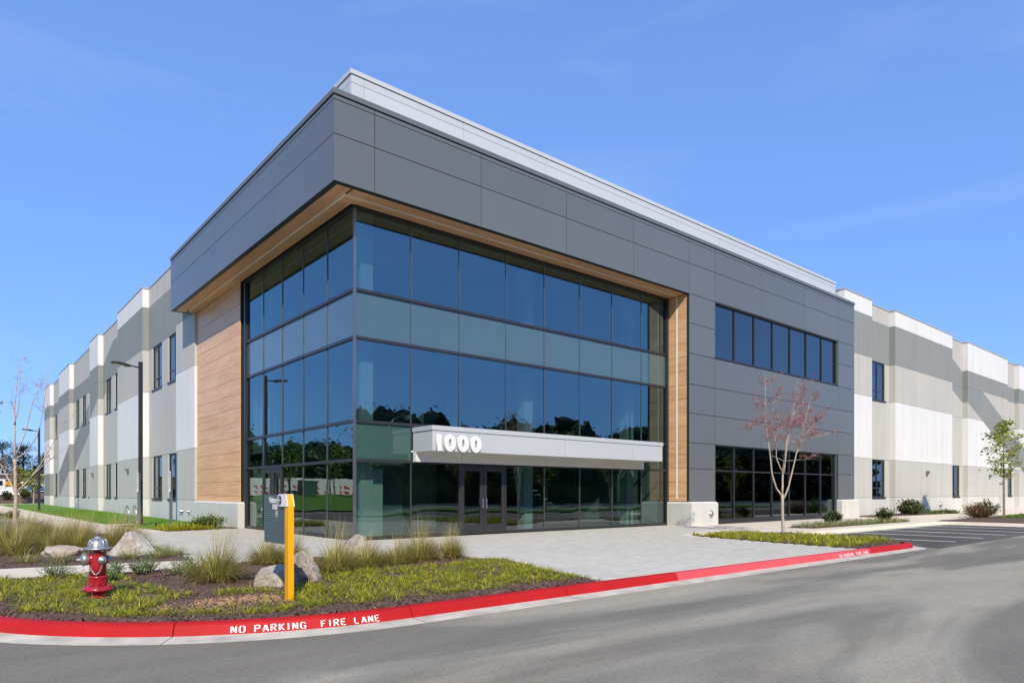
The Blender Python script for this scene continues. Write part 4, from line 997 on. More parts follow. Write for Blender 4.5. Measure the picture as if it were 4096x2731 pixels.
boulder('long pale boulder sloping up to the right among grasses before the glass corner', (-1.40, -3.45, vz), .92, .46, 1.05, 'rock_pale', 31, rzc, extra=(((-.58, -.1, .80), .22), ((.9, 0, .3), .6)))
boulder('small tan boulder half hidden between the last two grass clumps by the plaza', (-.02, -4.75, vz), .38, .28, .50, 'rock_pink', 44, rzc)
boulder('small tan stone on the far sidewalk edge behind the tall grasses', (-4.6, 10.2, vz), .40, .28, .36, 'rock_pink', 12, rzc)

# ------------------------------------------------------------------ grasses and shrubs
def blade(b, x, y, z, az, L, lean, w, m, curl=.6, seg=3):
    dx, dy = math.cos(az), math.sin(az); px, py = -dy * w, dx * w; pts = []
    for k in range(seg + 1):
        t = k / seg; ang = lean + curl * t * t
        pts.append((t, ang))
    X, Z = 0, 0; P = [(0, 0)]
    for k in range(1, seg + 1):
        a = pts[k][1]; X += math.sin(a) * L / seg; Z += math.cos(a) * L / seg; P.append((X, Z))
    mi = b.mi(m); i = len(b.v)
    for k, (q, zz) in enumerate(P):
        f = 1 - (k / seg) ** 1.5
        if k == seg: b.v.append((x + dx * q, y + dy * q, z + zz))
        else: b.v += [(x + dx * q + px * f, y + dy * q + py * f, z + zz), (x + dx * q - px * f, y + dy * q - py * f, z + zz)]
    for k in range(seg - 1):
        j = i + 2 * k; b.f.append((j, j + 1, j + 3, j + 2)); b.m.append(mi)
    j = i + 2 * (seg - 1); b.f.append((j, j + 1, j + 2)); b.m.append(mi)
def tuft(b, r, x, y, z, n, L, w, mats, rad=.05, lean=(.1, 1.0), curl=(.3, 1.1), bias=None):
    for _ in range(n):
        a = r.uniform(0, 6.283); q = rad * math.sqrt(r.random()); ln = r.uniform(*lean)
        az = a + r.uniform(-.5, .5)
        if bias and r.random() < bias[1]: az = bias[0] + r.gauss(0, .7)
        blade(b, x + math.cos(a) * q, y + math.sin(a) * q, z, az, L * r.uniform(.6, 1.15), ln, w * r.uniform(.7, 1.2), r.choice(mats), r.uniform(*curl))
LM = ['leaf_lirio'] * 8 + ['leaf_green'] * 4 + ['leaf_lirio_dry']
def cover(name, label, poly, n, L, w, mats, z, per, seed, cond=None, dmin=.12, rad=.05, lean=(.15, 1.15), curl=(.3, 1.2)):
    r = random.Random(seed); b = MB(); xs_ = [p[0] for p in poly]; ys_ = [p[1] for p in poly]; pts = []; tries = 0
    while len(pts) < n and tries < n * 60:
        tries += 1; x = r.uniform(min(xs_), max(xs_)); y = r.uniform(min(ys_), max(ys_))
        if not inside(poly, x, y) or (cond and not cond(x, y, r)): continue
        if any((x - p[0]) ** 2 + (y - p[1]) ** 2 < dmin * dmin for p in pts): continue
        pts.append((x, y)); k = r.uniform(.75, 1.15); tuft(b, r, x, y, z, int(per * k), L * k, w, mats, rad, lean, curl)
    o = b.build(name); return tag(o, label, 'groundcover', kind='stuff')
hx_, hy_ = HB[0], HB[1]
def dseg(x, y): return -9.65 - y if x > -3.75 else 4.2 - math.hypot(x + 3.75, y + 5.45) if y < -5.45 else 3
def edge(x, y): return (y + 9.65) if x > -3.75 else (4.2 - math.hypot(x + 3.75, y + 5.45)) if y < -5.45 else x + 7.95
def lirio_near(x, y, r):
    e = edge(x, y)
    if e < .30 + .06 * math.sin(x * 3): return False
    if math.hypot(x + 4.68, y + 8.5) < .22: return False
    if math.hypot(x - hx_, y - hy_) < .20: return False
    lx = (x - CAM[0]) * rgt.x + (y - CAM[1]) * rgt.y; dp = (x - CAM[0]) * fwd.x + (y - CAM[1]) * fwd.y; px_ = 2048 + 2694 * lx / dp
    if px_ > 1180:                       # the broad carpet right of the sign
        return y < -5.95 + .25 * (x + 3) * .0 and e > .42 and not (-4.6 < x < -3.35 and -7.2 < y < -6.3)
    if math.hypot((x + 5.05) / 1.05, (y + 8.0) / .62) < 1 and r.random() < .90: return False
    if r.random() < .25 * (math.sin(x * 7 + y * 4) > .2): return False
    return e < 2.15 + .25 * math.sin(x * 5)
cover('liriope', 'yellow green strap leaved groundcover filling the bed along the red kerb', BED, 640, .205, .0046, LM, GZ - .005, 66, 4, lirio_near, .09, .05, (.45, 1.4), (.7, 1.8))
def lr(x, y, r): return y > -9.15 and math.hypot(x - 13.2, y + 5.5) > .75 and (x - 10) * .0 + 1
cover('liriope', 'yellow green groundcover in the bed of the red twigged tree', BEDR, 260, .24, .010, ['strap_yellow'] * 2 + ['leaf_lirio'] * 5 + ['leaf_green', 'grass_blue'], GZ - .005, 40, 6, lr, .12, .07, (.2, 1.25), (.4, 1.4))
cover('strap_leaf_plant', 'bright yellow arching leaves round the gray sign post beside the lawn', STRAP, 60, .40, .014, ['strap_yellow'] * 4 + ['leaf_lirio'], GZ, 26, 8, lambda x, y, r: x < -.25 and y > 9.75, .14, .06, (.3, 1.1), (.5, 1.3))
cover('blue_fescue', 'soft blue green tufts in the strip beside the parking bays', [(17.7, -3.5), (17.9, -4.4), (24.6, -4.4), (24.8, -3.4)], 70, .30, .008, ['grass_blue'] * 4 + ['grass_straw'], GZ, 40, 9, None, .2, .08, (.1, 1.0), (.2, .8))
cover('blue_fescue', 'blue green and straw tufts between the two dark shrubs of the strip', [(24.7, -3.3), (24.7, -4.4), (27.5, -4.4), (27.8, -3.6)], 36, .28, .008, ['grass_blue'] * 2 + ['grass_straw', 'grass_olive'], GZ, 40, 10, None, .2, .08, (.1, 1.0), (.2, .8))
cover('lawn_grass', 'mown green lawn along the left wing', LAWN, 5200, .055, .006, ['lawn_blade'], GZ + .004, 7, 12, lambda x, y, r: y < 46, .0, .14, (.1, .9), (.1, .5))
cover('lawn_grass', 'green groundcover under the young green tree by the far parking island', [(31, -5.5), (31, -8), (60, -8), (60, -5)], 500, .22, .02, ['lawn_blade', 'leaf_green'], GZ, 14, 13, lambda x, y, r: x > 39 or y > -6.5 and x > 36.5, .12, .12)
cover('groundcover_sprigs', 'low green sprigs along the wall of the right wing', BEDW, 60, .30, .03, ['shrub_green', 'leaf_green'], GZ, 22, 14, lambda x, y, r: x > 40.5, .25, .15)

def clump(label, x, y, h, seed, n=620, spread=1.0, group='tall ornamental grass clumps'):
    r = random.Random(seed); root = thing('ornamental_grass', label, 'grass', (x, y, GZ - .01), group)
    b = MB(); wind = R(20)
    tuft(b, r, 0, 0, 0, int(n * 1.6), h * .72, .0048, ['grass_olive'] * 6 + ['grass_straw'] * 2 + ['leaf_green'], .20, (.12, 1.1 * spread), (.3, 1.3), (wind, .3))
    tuft(b, r, 0, 0, 0, n // 2, h * .50, .0048, ['grass_straw'] * 3 + ['grass_olive'], .24, (.5, 1.4), (.4, 1.3))
    b.build('foliage', root)
    b = MB()
    for _ in range(80):
        a = r.uniform(0, 6.28); az = wind + r.gauss(0, .9); blade(b, math.cos(a) * .10 * r.random(), math.sin(a) * .10 * r.random(), 0, az, h * r.uniform(.85, 1.3), r.uniform(.08, .5), .0034, 'grass_straw' if r.random() < .6 else 'grass_olive', r.uniform(.15, .6), 4)
    b.build('flower_stem', root); return root
CL = [((-4.72, -5.80), 1.06, 'olive grass clump standing alone between the hydrant and the yellow sign'), ((-3.18, -3.75), .80, 'olive grass clump behind the slate sign panel'),
      ((-2.75, -3.9), .74, 'olive grass clump behind the gray boulders at the plaza edge'), ((-2.72, -5.85), .92, 'olive grass clump to the right of the gray boulders'),
      ((-1.9, -5.45), .74, 'olive grass clump in front of the long pale boulder'), ((-1.25, -5.35), .66, 'olive grass clump between the long pale boulder and the green carpet'),
      ((-.55, -5.10), .98, 'tallest olive grass clump with upright plumes before the entrance doors'), ((.30, -4.95), .80, 'last olive grass clump of the row before the open plaza')]
for k, (p, h, lab) in enumerate(CL): clump(lab, p[0], p[1], h, 100 + k)
rl = random.Random(9)
for k in range(17):
    x = -7.6 + (k % 6) * .66 + rl.uniform(-.2, .2); y = 2.2 + (k // 6) * 2.6 + rl.uniform(-.5, .5)
    clump('olive grass clump in the dense drift behind the pink slab boulder', x, y, rl.uniform(.95, 1.15), 200 + k, 420, 1.0, 'grass drift behind the slab boulder')
def low_tuft(label, x, y, h, seed, mats):
    r = random.Random(seed); root = thing('sedge_tuft', label, 'grass', (x, y, GZ - .01), 'low sedge tufts round the boulders'); b = MB()
    tuft(b, r, 0, 0, 0, 330, h, .0045, mats, .18, (.2, 1.3), (.3, 1.1)); b.build('foliage', root)
SM = ['grass_olive'] * 2 + ['grass_blue'] * 3 + ['grass_straw'] * 2
for k, (x, y, lab) in enumerate([(-6.75, -.35, 'low sedge tuft left of the pink slab boulder'), (-5.55, -.55, 'low sedge tuft in front of the pink slab boulder'), (-5.0, -.75, 'low sedge tuft in front of the pointed pale boulder'),
        (-4.55, -.95, 'low straw tuft at the right foot of the pointed pale boulder'), (-4.15, .2, 'sedge tuft right of the pointed pale boulder at the plaza edge'), (-4.05, -.45, 'sedge tuft near the mulch corner by the plaza'), (-6.2, -.75, 'low sedge tuft beside the concrete path, left of the hydrant'), (-4.3, 1.2, 'sedge tuft behind the pointed pale boulder')]):
    low_tuft(lab, x, y, .34, 300 + k, SM)
def leafq(b, p, d, up, L, w, m):
    s = d.cross(up); s = s.normalized() if s.length > 1e-3 else Vector((1, 0, 0)); n_ = s.cross(d).normalized()
    a = p; c = p + d * L; m1_ = p + d * L * .5 + s * w + n_ * w * .25; m2 = p + d * L * .5 - s * w + n_ * w * .25
    b.poly([a, m1_, c, m2], m)
def shrub(label, x, y, w, h, seed, mats, nst=26, nleaf=26, L=.07, wl=.018, open_=.0, group=None, name='shrub', flowers=None, zb=GZ, wy=None):
    r = random.Random(seed); root = thing(name, label, 'shrub', (x, y, zb - .01), group); sb = MB(); lb = MB(); wy = wy or w
    for k in range(nst):
        a = r.uniform(0, 6.28); q = math.sqrt(r.random()); ex = math.cos(a) * q * w * .5; ey = math.sin(a) * q * wy * .5
        ez = h * (1 - .45 * q * q) * r.uniform(.65, 1.05); p0 = Vector((ex * .15, ey * .15, 0)); p1 = Vector((ex * .6, ey * .6, ez * .55)); p2 = Vector((ex, ey, ez))
        sb.tube([p0, p1, p2], [.010 * h / .6, .007 * h / .6, .003], 'bark_brown', 5, False)
        for j in range(nleaf):
            t = r.uniform(.28 + open_, 1); c = p0.lerp(p1, t / .55) if t < .55 else p1.lerp(p2, (t - .55) / .45)
            off = Vector((r.gauss(0, 1), r.gauss(0, 1), r.gauss(.1, .8))) * .055 * (w / .9)
            d = (Vector((r.gauss(0, 1), r.gauss(0, 1), r.gauss(.5, .7)))).normalized()
            leafq(lb, c + off, d, Vector((r.gauss(0, .4), r.gauss(0, .4), 1)).normalized(), L * r.uniform(.6, 1.2), wl * r.uniform(.7, 1.3), r.choice(mats))
        if flowers:
            for j in range(5): leafq(lb, p2 + Vector((r.gauss(0, .01), r.gauss(0, .01), r.uniform(-.03, .06))), Vector((r.gauss(0, .3), r.gauss(0, .3), 1)).normalized(), Vector((1, 0, 0)), .022, .008, flowers)
    sb.build('stems', root); lb.build('foliage', root); return root
OM = ['shrub_olive'] * 3 + ['shrub_green'] * 2
shrub('dark leathery shrub beside the right plinth block and the low strip window', 22.6, -2.95, .95, .66, 1, OM, 30, 34, .12, .034)
shrub('dark leathery shrub near the end of the blue fescue strip', 26.5, -3.6, 1.0, .72, 2, OM, 30, 34, .12, .034)
shrub('broad dense dark evergreen shrub against the wall of the right wing', 38.6, -.6, 2.1, .95, 3, OM, 80, 44, .15, .045, wy=1.3)
shrub('rusty brown spreading shrub on the far parking island', 35.6, -5.0, 2.3, .8, 4, ['shrub_rust'] * 4 + ['shrub_olive'], 90, 36, .11, .02, wy=1.6)
shrub('taller green topped shrub behind the rusty one on the far parking island', 37.6, -4.9, 1.3, 1.05, 5, ['shrub_green', 'shrub_olive', 'leaf_green'], 36, 34, .13, .035)
shrub('spreading glossy green shrub at the foot of the wood clad wall', -.15, 10.85, 1.5, .52, 6, ['shrub_green'] * 3 + ['leaf_green'], 70, 44, .075, .022, wy=1.0)
GM = ['shrub_gray'] * 3 + ['leaf_green']
for k, (x, y, w_, h_, lab) in enumerate([(-6.62, -3.75, .62, .36, 'gray green catmint by the path, left of the hydrant'), (-5.80, -3.95, .36, .30, 'small sparse catmint right behind the hydrant bonnet'), (-5.48, -4.05, .34, .30, 'sparse catmint by the path, right of the hydrant'), (-5.25, -3.75, .42, .34, 'sparse tall catmint at the path edge between hydrant and grass clump'),
        (-4.95, -4.55, .60, .36, 'full catmint left of the lone olive grass clump'), (-4.55, -4.2, .66, .36, 'wide catmint tucked behind the lone olive grass clump'), (-4.95, -5.25, .34, .26, 'low catmint in front of the full one, on bare mulch'), (-6.0, -4.7, .30, .22, 'tiny catmint behind the hydrant barrel')]):
    shrub(lab, x, y, w_, h_, 50 + k, GM, 22, 30, .030, .010, 0, 'catmint plants along the path', 'catmint', 'flower_violet')
shrub('small green shrub on the kerbed island beside the left sidewalk', -5.2, 27.9, .7, .55, 70, ['shrub_green', 'leaf_green'], 26, 26, .09, .03)

# ------------------------------------------------------------------ trees
def twigs(r, sb, lb, p, d, L, depth, mats, leafL, leafW, nleaf, bark, rad):
    n = 3; pts = [p]; c = p.copy(); dd = d.copy()
    for k in range(n):
        dd = (dd + Vector((r.gauss(0, .22), r.gauss(0, .22), r.gauss(.08, .18)))).normalized(); c = c + dd * L / n; pts.append(c.copy())
    sb.tube(pts, [rad, rad * .8, rad * .6, rad * .35], bark, 5, False)
    if depth > 0:
        for k in range(r.randint(2, 3)):
            q = pts[r.randint(1, n)]; twigs(r, sb, lb, q, (dd + Vector((r.gauss(0, .7), r.gauss(0, .7), r.gauss(.1, .5)))).normalized(), L * r.uniform(.45, .75), depth - 1, mats, leafL, leafW, nleaf, bark, rad * .55)
    else:
        for k in range(nleaf):
            q = pts[1].lerp(pts[-1], r.random()); leafq(lb, q + Vector((r.gauss(0, .03), r.gauss(0, .03), r.gauss(0, .03))), Vector((r.gauss(0, 1), r.gauss(0, 1), r.gauss(-.1, .8))).normalized(), Vector((0, 0, 1)), leafL * r.uniform(.6, 1.3), leafW * r.uniform(.7, 1.3), r.choice(mats))
def traced_tree(name, label, base, limbs, scale, bark, seed, mats, leafL, leafW, nleaf, tw, depthspread=.5, r0=.05, ntw=9, tw_from=.35, lean_dir=None):
    # limbs are (lateral, height, radius) chains measured in metres; each gets its own depth so the crown is round
    r = random.Random(seed); root = thing(name, label, 'tree', base); sb = MB(); tb = MB(); lb = MB()
    for ch, dep, leafy in limbs:
        n = len(ch); pts = []; rad = []
        for k, (lx, z, q) in enumerate(ch):
            t = k / max(1, n - 1); off = dep * t ** 1.3 if dep else 0
            pts.append(rgt * lx + fwd * off + Vector((0, 0, z))); rad.append(q)
        fine = []; fr = []
        for k in range(n - 1):
            for j in range(3):
                t = j / 3; fine.append(pts[k].lerp(pts[k + 1], t) + Vector((r.gauss(0, 1), r.gauss(0, 1), 0)) * rad[k] * .12); fr.append(rad[k] + (rad[k + 1] - rad[k]) * t)
        fine.append(pts[-1]); fr.append(rad[-1]); sb.tube(fine, fr, bark, 8)
        if leafy:
            for k in range(int(ntw * leafy)):
                t = r.uniform(tw_from, 1) ** .8; i = min(len(fine) - 2, int(t * (len(fine) - 1))); p = fine[i]; a = r.uniform(0, 6.28)
                twigs(r, tb, lb, p, Vector((math.cos(a), math.sin(a), r.uniform(.1, .9))).normalized(), tw * r.uniform(.5, 1.1), 1, mats, leafL, leafW, nleaf, bark if r.random() < .5 else 'twig_red', max(.004, fr[i] * .3))
    sb.smooth = True; sb.build('trunk', root); 
    if tb.v: tag(tb.build('twigs', root), kind='stuff')
    if lb.v: lb.build('crown', root)
    return root
k = .00376
def cv(pts, x0, y0, k, r0, r1, zoff=0):
    n = len(pts); return [((x - x0) * k, (y0 - y) * k + zoff, r0 + (r1 - r0) * i / max(1, n - 1)) for i, (x, y) in enumerate(pts)]
q = lambda p, a, b_: cv(p, 538, 1470, k, a, b_, -.04)
red = [(q([(538, 1490), (538, 1470), (533, 1290), (530, 1100)], .058, .046), 0, 0),
 (q([(530, 1120), (475, 1050), (435, 930), (415, 770), (390, 640), (375, 530), (355, 430), (352, 240), (343, 100)], .032, .005), -.35, 1.3),
 (q([(527, 900), (470, 780), (465, 690), (430, 540), (405, 440), (415, 300), (420, 215)], .020, .004), -.55, 1.1),
 (q([(530, 1110), (540, 900), (570, 720), (590, 600), (640, 480), (690, 280), (725, 160)], .034, .005), .4, 1.3),
 (q([(545, 920), (560, 760), (585, 560), (600, 430), (630, 240), (645, 100)], .022, .004), -.2, 1.2),
 (q([(540, 1150), (590, 1030), (625, 880), (660, 740), (710, 590), (735, 480), (770, 340), (800, 230)], .030, .005), .1, 1.2),
 (q([(715, 590), (790, 520), (850, 460), (870, 420)], .012, .003), .3, .7), (q([(610, 640), (720, 630), (810, 600), (900, 580)], .010, .003), -.3, .5), (q([(380, 540), (300, 500), (230, 560)], .010, .003), .2, .5), (q([(440, 760), (540, 810), (700, 800), (830, 740)], .008, .003), -.2, .15)]
traced_tree('red_twigged_tree', 'small pale barked tree with sparse red foliage in front of the strip windows', (13.25, -5.62, GZ), red, k, 'bark_pale', 5, ['leaf_red'] * 3, .060, .012, 12, .42, ntw=21)
k2 = .00451
q = lambda p, a, b_: cv(p, 105, 1500, k2, a, b_, 0)
bare = [(q([(105, 1540), (105, 1500), (112, 1250), (112, 1150), (105, 930)], .078, .046), 0, 0),
 (q([(105, 930), (100, 660), (80, 540), (95, 270), (110, 90)], .034, .005), .3, .5), (q([(100, 660), (150, 540), (185, 350), (215, 230)], .018, .004), -.4, .5),
 (q([(112, 900), (170, 730), (215, 470), (265, 330), (335, 130)], .025, .005), .5, .55), (q([(112, 930), (200, 880), (300, 760), (350, 640), (400, 430), (440, 290)], .026, .005), -.5, .55),
 (q([(115, 1190), (210, 1090), (280, 980), (340, 860), (400, 720), (440, 520)], .028, .006), .4, .55), (q([(215, 1085), (330, 980), (430, 910), (560, 830)], .017, .005), -.2, .6),
 (q([(105, 1190), (40, 1080), (0, 1040), (-60, 960)], .028, .008), .3, .6), (q([(105, 1020), (40, 990), (-30, 930)], .02, .006), -.3, .7)]
traced_tree('bare_tree', 'nearly leafless young tree with pale bark rising from the grass drift', (-6.12, 12.4, GZ), bare, k2, 'bark_pale', 8, ['leaf_red', 'twig_red'], .05, .010, 7, .5, ntw=11, tw_from=.4)
def leafy_tree(name, label, base, h, cw, seed, mats, bark, n=900, L=.12, trunk=.05, low=.3, group=None, kind='round', wl=.5):
    r = random.Random(seed); root = thing(name, label, 'tree', base, group); sb = MB(); lb = MB()
    lx, ly = r.uniform(-.02, .02) * h, r.uniform(-.02, .02) * h
    sb.tube([(0, 0, -.1), (lx * .3, ly * .3, h * .3), (lx, ly, h * .65), (lx * 1.2, ly * 1.2, h * .97)], [trunk, trunk * .8, trunk * .5, trunk * .12], bark, 8)
    nb = 16; ends = []
    for k in range(nb):
        t = low + (1 - low) * (k + .5) / nb; a = k * 2.4 + r.uniform(-.4, .4)
        prof = math.sin(math.pi * min(1, max(.05, (t - low) / (1 - low)) ** .75)) if kind == 'round' else (1 - (t - low) / (1 - low)) ** .7 if kind == 'cone' else .35 + .65 * math.sin(math.pi * ((t - low) / (1 - low)) ** 1.3)
        L_ = cw * .5 * max(.15, prof) * r.uniform(.75, 1.1); p0 = Vector((lx * t, ly * t, h * t * .94)); p1 = p0 + Vector((math.cos(a) * L_, math.sin(a) * L_, L_ * r.uniform(.2, .6)))
        sb.tube([p0, p0.lerp(p1, .5) + Vector((0, 0, -.03 * L_)), p1], [trunk * .35 * (1.1 - t), trunk * .2, .006], bark, 5, False); ends.append((p0, p1, L_))
    for k in range(n):
        p0, p1, L_ = r.choice(ends); t = r.uniform(.3, 1.08); c = p0.lerp(p1, t); sp = cw * .075
        c = c + Vector((r.gauss(0, sp), r.gauss(0, sp), r.gauss(0, sp * .8)))
        leafq(lb, c, Vector((r.gauss(0, 1), r.gauss(0, 1), r.gauss(-.1, .7))).normalized(), Vector((r.gauss(0, .5), r.gauss(0, .5), 1)).normalized(), L * r.uniform(.6, 1.3), L * wl * r.uniform(.6, 1.2), r.choice(mats))
    sb.build('trunk', root); lb.build('crown', root); return root
leafy_tree('young_tree', 'slender young tree with yellow green leaves before the right wing', (41.8, -4.7, GZ), 6.05, 2.4, 3, ['tree_yellowgreen'] * 3 + ['leaf_green'], 'bark_gray', 1250, .16, .07, .40)
leafy_tree('young_tree', 'young tree with thin green leaves left of the bare tree', (-8.0, 17.5, GZ), 6.2, 3.2, 13, ['leaf_green', 'tree_yellowgreen'], 'bark_gray', 700, .12, .06, .4)
leafy_tree('young_tree', 'young tree turning orange on the mulch bank, left of the birch', (-1.0, 84.9, -.1), 4.7, 2.5, 14, ['tree_autumn'] * 2 + ['tree_yellowgreen'] * 2, 'bark_gray', 1300, .20, .06, .32)
leafy_tree('birch_tree', 'young white trunked birch on the mulch bank near the blue car', (.15, 82.5, -.1), 4.2, 2.2, 15, ['tree_yellowgreen', 'leaf_green'], 'bark_pale', 1000, .19, .08, .38)

# ------------------------------------------------------------------ lamps, posts, rack
def lamp(label, x, y, H, az):
    root = thing('street_lamp', label, 'street lamp', (x, y, GZ)); w_ = .075
    box('base_plate', root, -.2, .2, -.2, .2, -.03, .06, 'lamp_black'); box('pole', root, -w_, w_, -w_, w_, .061, H, 'lamp_black'); box('pole_cap', root, -w_ - .005, w_ + .005, -w_ - .005, w_ + .005, H, H + .02, 'lamp_black')
    d = Vector((math.cos(az), math.sin(az), 0)); m = Matrix.Rotation(az, 4, 'Z')
    b = MB(); b.tube([m @ Vector((.07, 0, H - .22)), m @ Vector((.45, 0, H - .17))], .03, 'lamp_black', 8); b.build('arm', root)
    hd = MB(); sec = [(.38, .06, .05, -.20), (.55, .13, .09, -.20), (.85, .17, .085, -.16), (1.05, .15, .06, -.13), (1.12, .11, .03, -.12)]
    ring = []
    for x_, w2, t, z in sec: ring.append([m @ Vector((x_, -w2, H + z)), m @ Vector((x_, -w2 * .7, H + z + t)), m @ Vector((x_, w2 * .7, H + z + t)), m @ Vector((x_, w2, H + z)), m @ Vector((x_, w2, H + z - .03)), m @ Vector((x_, -w2, H + z - .03))])
    for a, c in zip(ring, ring[1:]):
        for j in range(6): hd.poly([a[j], a[(j + 1) % 6], c[(j + 1) % 6], c[j]], 'lamp_black')
    hd.poly(ring[0], 'lamp_black'); hd.poly(ring[-1], 'lamp_black'); h_ = hd.build('lamp_head', root)
    ln = MB(); ln.poly([m @ Vector((.62, -.12, H - .224)), m @ Vector((1.02, -.12, H - .175)), m @ Vector((1.02, .12, H - .175)), m @ Vector((.62, .12, H - .224))], 'light_strip'); ln.build('lens', h_)
    return root
lamp('tall black street lamp at the lawn corner beside the wall signs', -1.52, 15.75, 7.02, R(180)); lamp('black street lamp far down the lawn near the building end', -2.2, 49.3, 6.56, R(180))
def park_sign(label, x, y):
    root = thing('parking_sign', label, 'sign', (x, y, GZ), 'accessible parking signs on gray posts')
    box('post', root, -.05, .05, -.05, .05, -.05, 1.55, 'post_gray'); 
    pl = box('sign_plate', root, -.058, -.05, -.155, .155, 1.42, 2.26, 'sign_white')
    box('post_top', root, -.045, .045, -.045, .045, 1.551, 2.22, 'post_gray')
    box('symbol', pl, -.061, -.0585, -.075, .075, 1.86, 2.08, 'sign_blue')
    b = MB(); 
    for z, w_, h_ in ((2.18, .10, .03), (2.13, .10, .02), (1.76, .10, .022), (1.70, .08, .022), (1.64, .09, .022)): b.box(-.061, -.0585, -w_, w_, z - h_ / 2, z + h_ / 2, 'sign_green')
    b.box(-.0612, -.0586, -.11, .11, 1.575, 1.585, 'sign_green')
    b.build('print', pl)
    b = MB()
    for a, c in (((.0, 2.06), (.0, 1.98)), ((.0, 1.98), (-.04, 1.96)), ((-.04, 1.96), (-.05, 1.90)), ((.02, 1.98), (.035, 1.91)), ((.035, 1.91), (-.02, 1.89))):
        b.tube([(-.0625, a[0], a[1]), (-.0625, c[0], c[1])], .007, 'sign_white', 5)
    b.build('pictogram', pl)
park_sign('white accessible parking sign on a gray post among yellow strap leaves', -1.02, 12.75); park_sign('white accessible parking sign on a gray post right by the tall lamp', -1.68, 15.25)
rk = thing('bike_rack', 'bent stainless steel hoop bike rack on the lawn edge', 'bike rack', (-1.75, 17.2, GZ))
for dx in (-.02, .28):
    b = MB(); pts = [(dx, -.42, -.05)] + [(dx + .0, -.42 + .84 * (1 - math.cos(R(a))) / 2 * 1.0, .1 + .72 * math.sin(R(min(a, 180 - a) if a <= 90 else 180 - a)) ** .7 if 0 < a < 180 else .1) for a in range(0, 181, 12)] + [(dx, .42, -.05)]
    b.tube(pts, .024, 'steel', 10); b.smooth = True; b.build('hoop', rk)
b = MB(); b.lathe([(.03, -.02), (.03, .16), (.05, .17), (.045, .22), (.01, .23)], 'lamp_black', T(-2.05 + 1.75, 11.6 - 17.2, 0), 10)
gl = thing('garden_light', 'small black ground light at the lawn edge by the sidewalk', 'garden light', (-1.75, 11.9, GZ)); b = MB(); b.lathe([(.025, -.02), (.025, .14), (.05, .15), (.045, .20), (.01, .21)], 'lamp_black', Matrix(), 10); b.build('lamp_body', gl)

# ================================================================== BACKGROUND
# bank of mulch beyond the building's end, with construction yard on top
def bank(name, x0, x1, prof, m, seed):
    r = random.Random(seed); b = MB(); nx = 40
    rows = [[(x0 + (x1 - x0) * i / nx, y, z + (r.uniform(-.06, .06) if 0 < k < len(prof) - 1 else 0)) for i in range(nx + 1)] for k, (y, z) in enumerate(prof)]
    for a, c in zip(rows, rows[1:]):
        for i in range(nx): b.poly([a[i], a[i + 1], c[i + 1], c[i]], m)
    o = b.build(name); return tag(o, kind='structure')
tag(sheet('path', [(-30, 84.2), (20, 84.2), (20, 86), (-30, 86)], -.05, 'concrete', thick=.2), kind='structure')
bank('mulch_bank', -40, 30, [(86.05, -.35), (88, .25), (91, .75), (94, 1.0), (96, 1.05)], 'mulch', 3)
tag(sheet('yard', [(-80, 95.5), (60, 95.5), (60, 200), (-80, 200)], 1.05, 'clay_soil', thick=.3), kind='structure')
wh = thing('warehouse', 'long brown metal sided warehouse behind the construction yard', 'building', (0, 128, 1.05))
box('wall', wh, -60, 40, 0, 18, -.2, 3.3, 'ware_brown'); box('roof_edge', wh, -60.3, 40.3, -.3, 18.3, 3.301, 3.55, 'ware_trim')
for x in (-3.6, -.9, 8.0, 12.0): 
    wdw = box('window', wh, x, x + 1.6, -.08, -.01, 1.2, 2.6, 'ware_trim'); box('pane', wdw, x + .1, x + 1.5, -.11, -.081, 1.3, 2.5, 'car_glass')
for x in (-1.3, 8.3): box('roof_vent', wh, x, x + .8, 2, 2.8, 3.551, 4.5, 'galv')
# blue car, front towards the camera
def loft(b, secs, m):
    for a, c in zip(secs, secs[1:]):
        n = len(a)
        for j in range(n): b.poly([a[j], a[(j + 1) % n], c[(j + 1) % n], c[j]], m)
    b.poly(secs[0], m); b.poly(secs[-1], m)
def sec(y, w_, z0, z1, z2, top): return [(-w_, y, z0), (w_, y, z0), (w_ * 1.02, y, z1), (w_ * .93, y, z2), (top, y, z2 + .02), (-top, y, z2 + .02), (-w_ * .93, y, z2), (-w_ * 1.02, y, z1)]
car = thing('parked_car', 'blue saloon car parked on the yard, its front facing the lawn', 'car', (1.75, 98.5, 1.05), rz=R(14))
b = MB(); loft(b, [sec(-2.1, .72, .30, .45, .60, .5), sec(-2.0, .80, .22, .5, .72, .6), sec(-1.1, .86, .2, .6, .88, .7), sec(-.7, .87, .2, .6, .92, .7), sec(1.6, .86, .2, .6, .95, .7), sec(2.1, .78, .3, .6, .9, .6)], 'car_blue'); b.build('body', car)
b = MB(); loft(b, [[(-.74, -.75, .90), (.74, -.75, .90), (.74, -.72, .91), (-.74, -.72, .91)], [(-.62, -.1, .9), (.62, -.1, .9), (.58, -.05, 1.38), (-.58, -.05, 1.38)], [(-.62, .9, .9), (.62, .9, .9), (.56, .9, 1.38), (-.56, .9, 1.38)], [(-.7, 1.6, .9), (.7, 1.6, .9), (.66, 1.58, .98), (-.66, 1.58, .98)]], 'car_glass'); b.build('cabin_glass', car)
box('roof', car, -.56, .56, -.02, .88, 1.381, 1.41, 'car_blue')
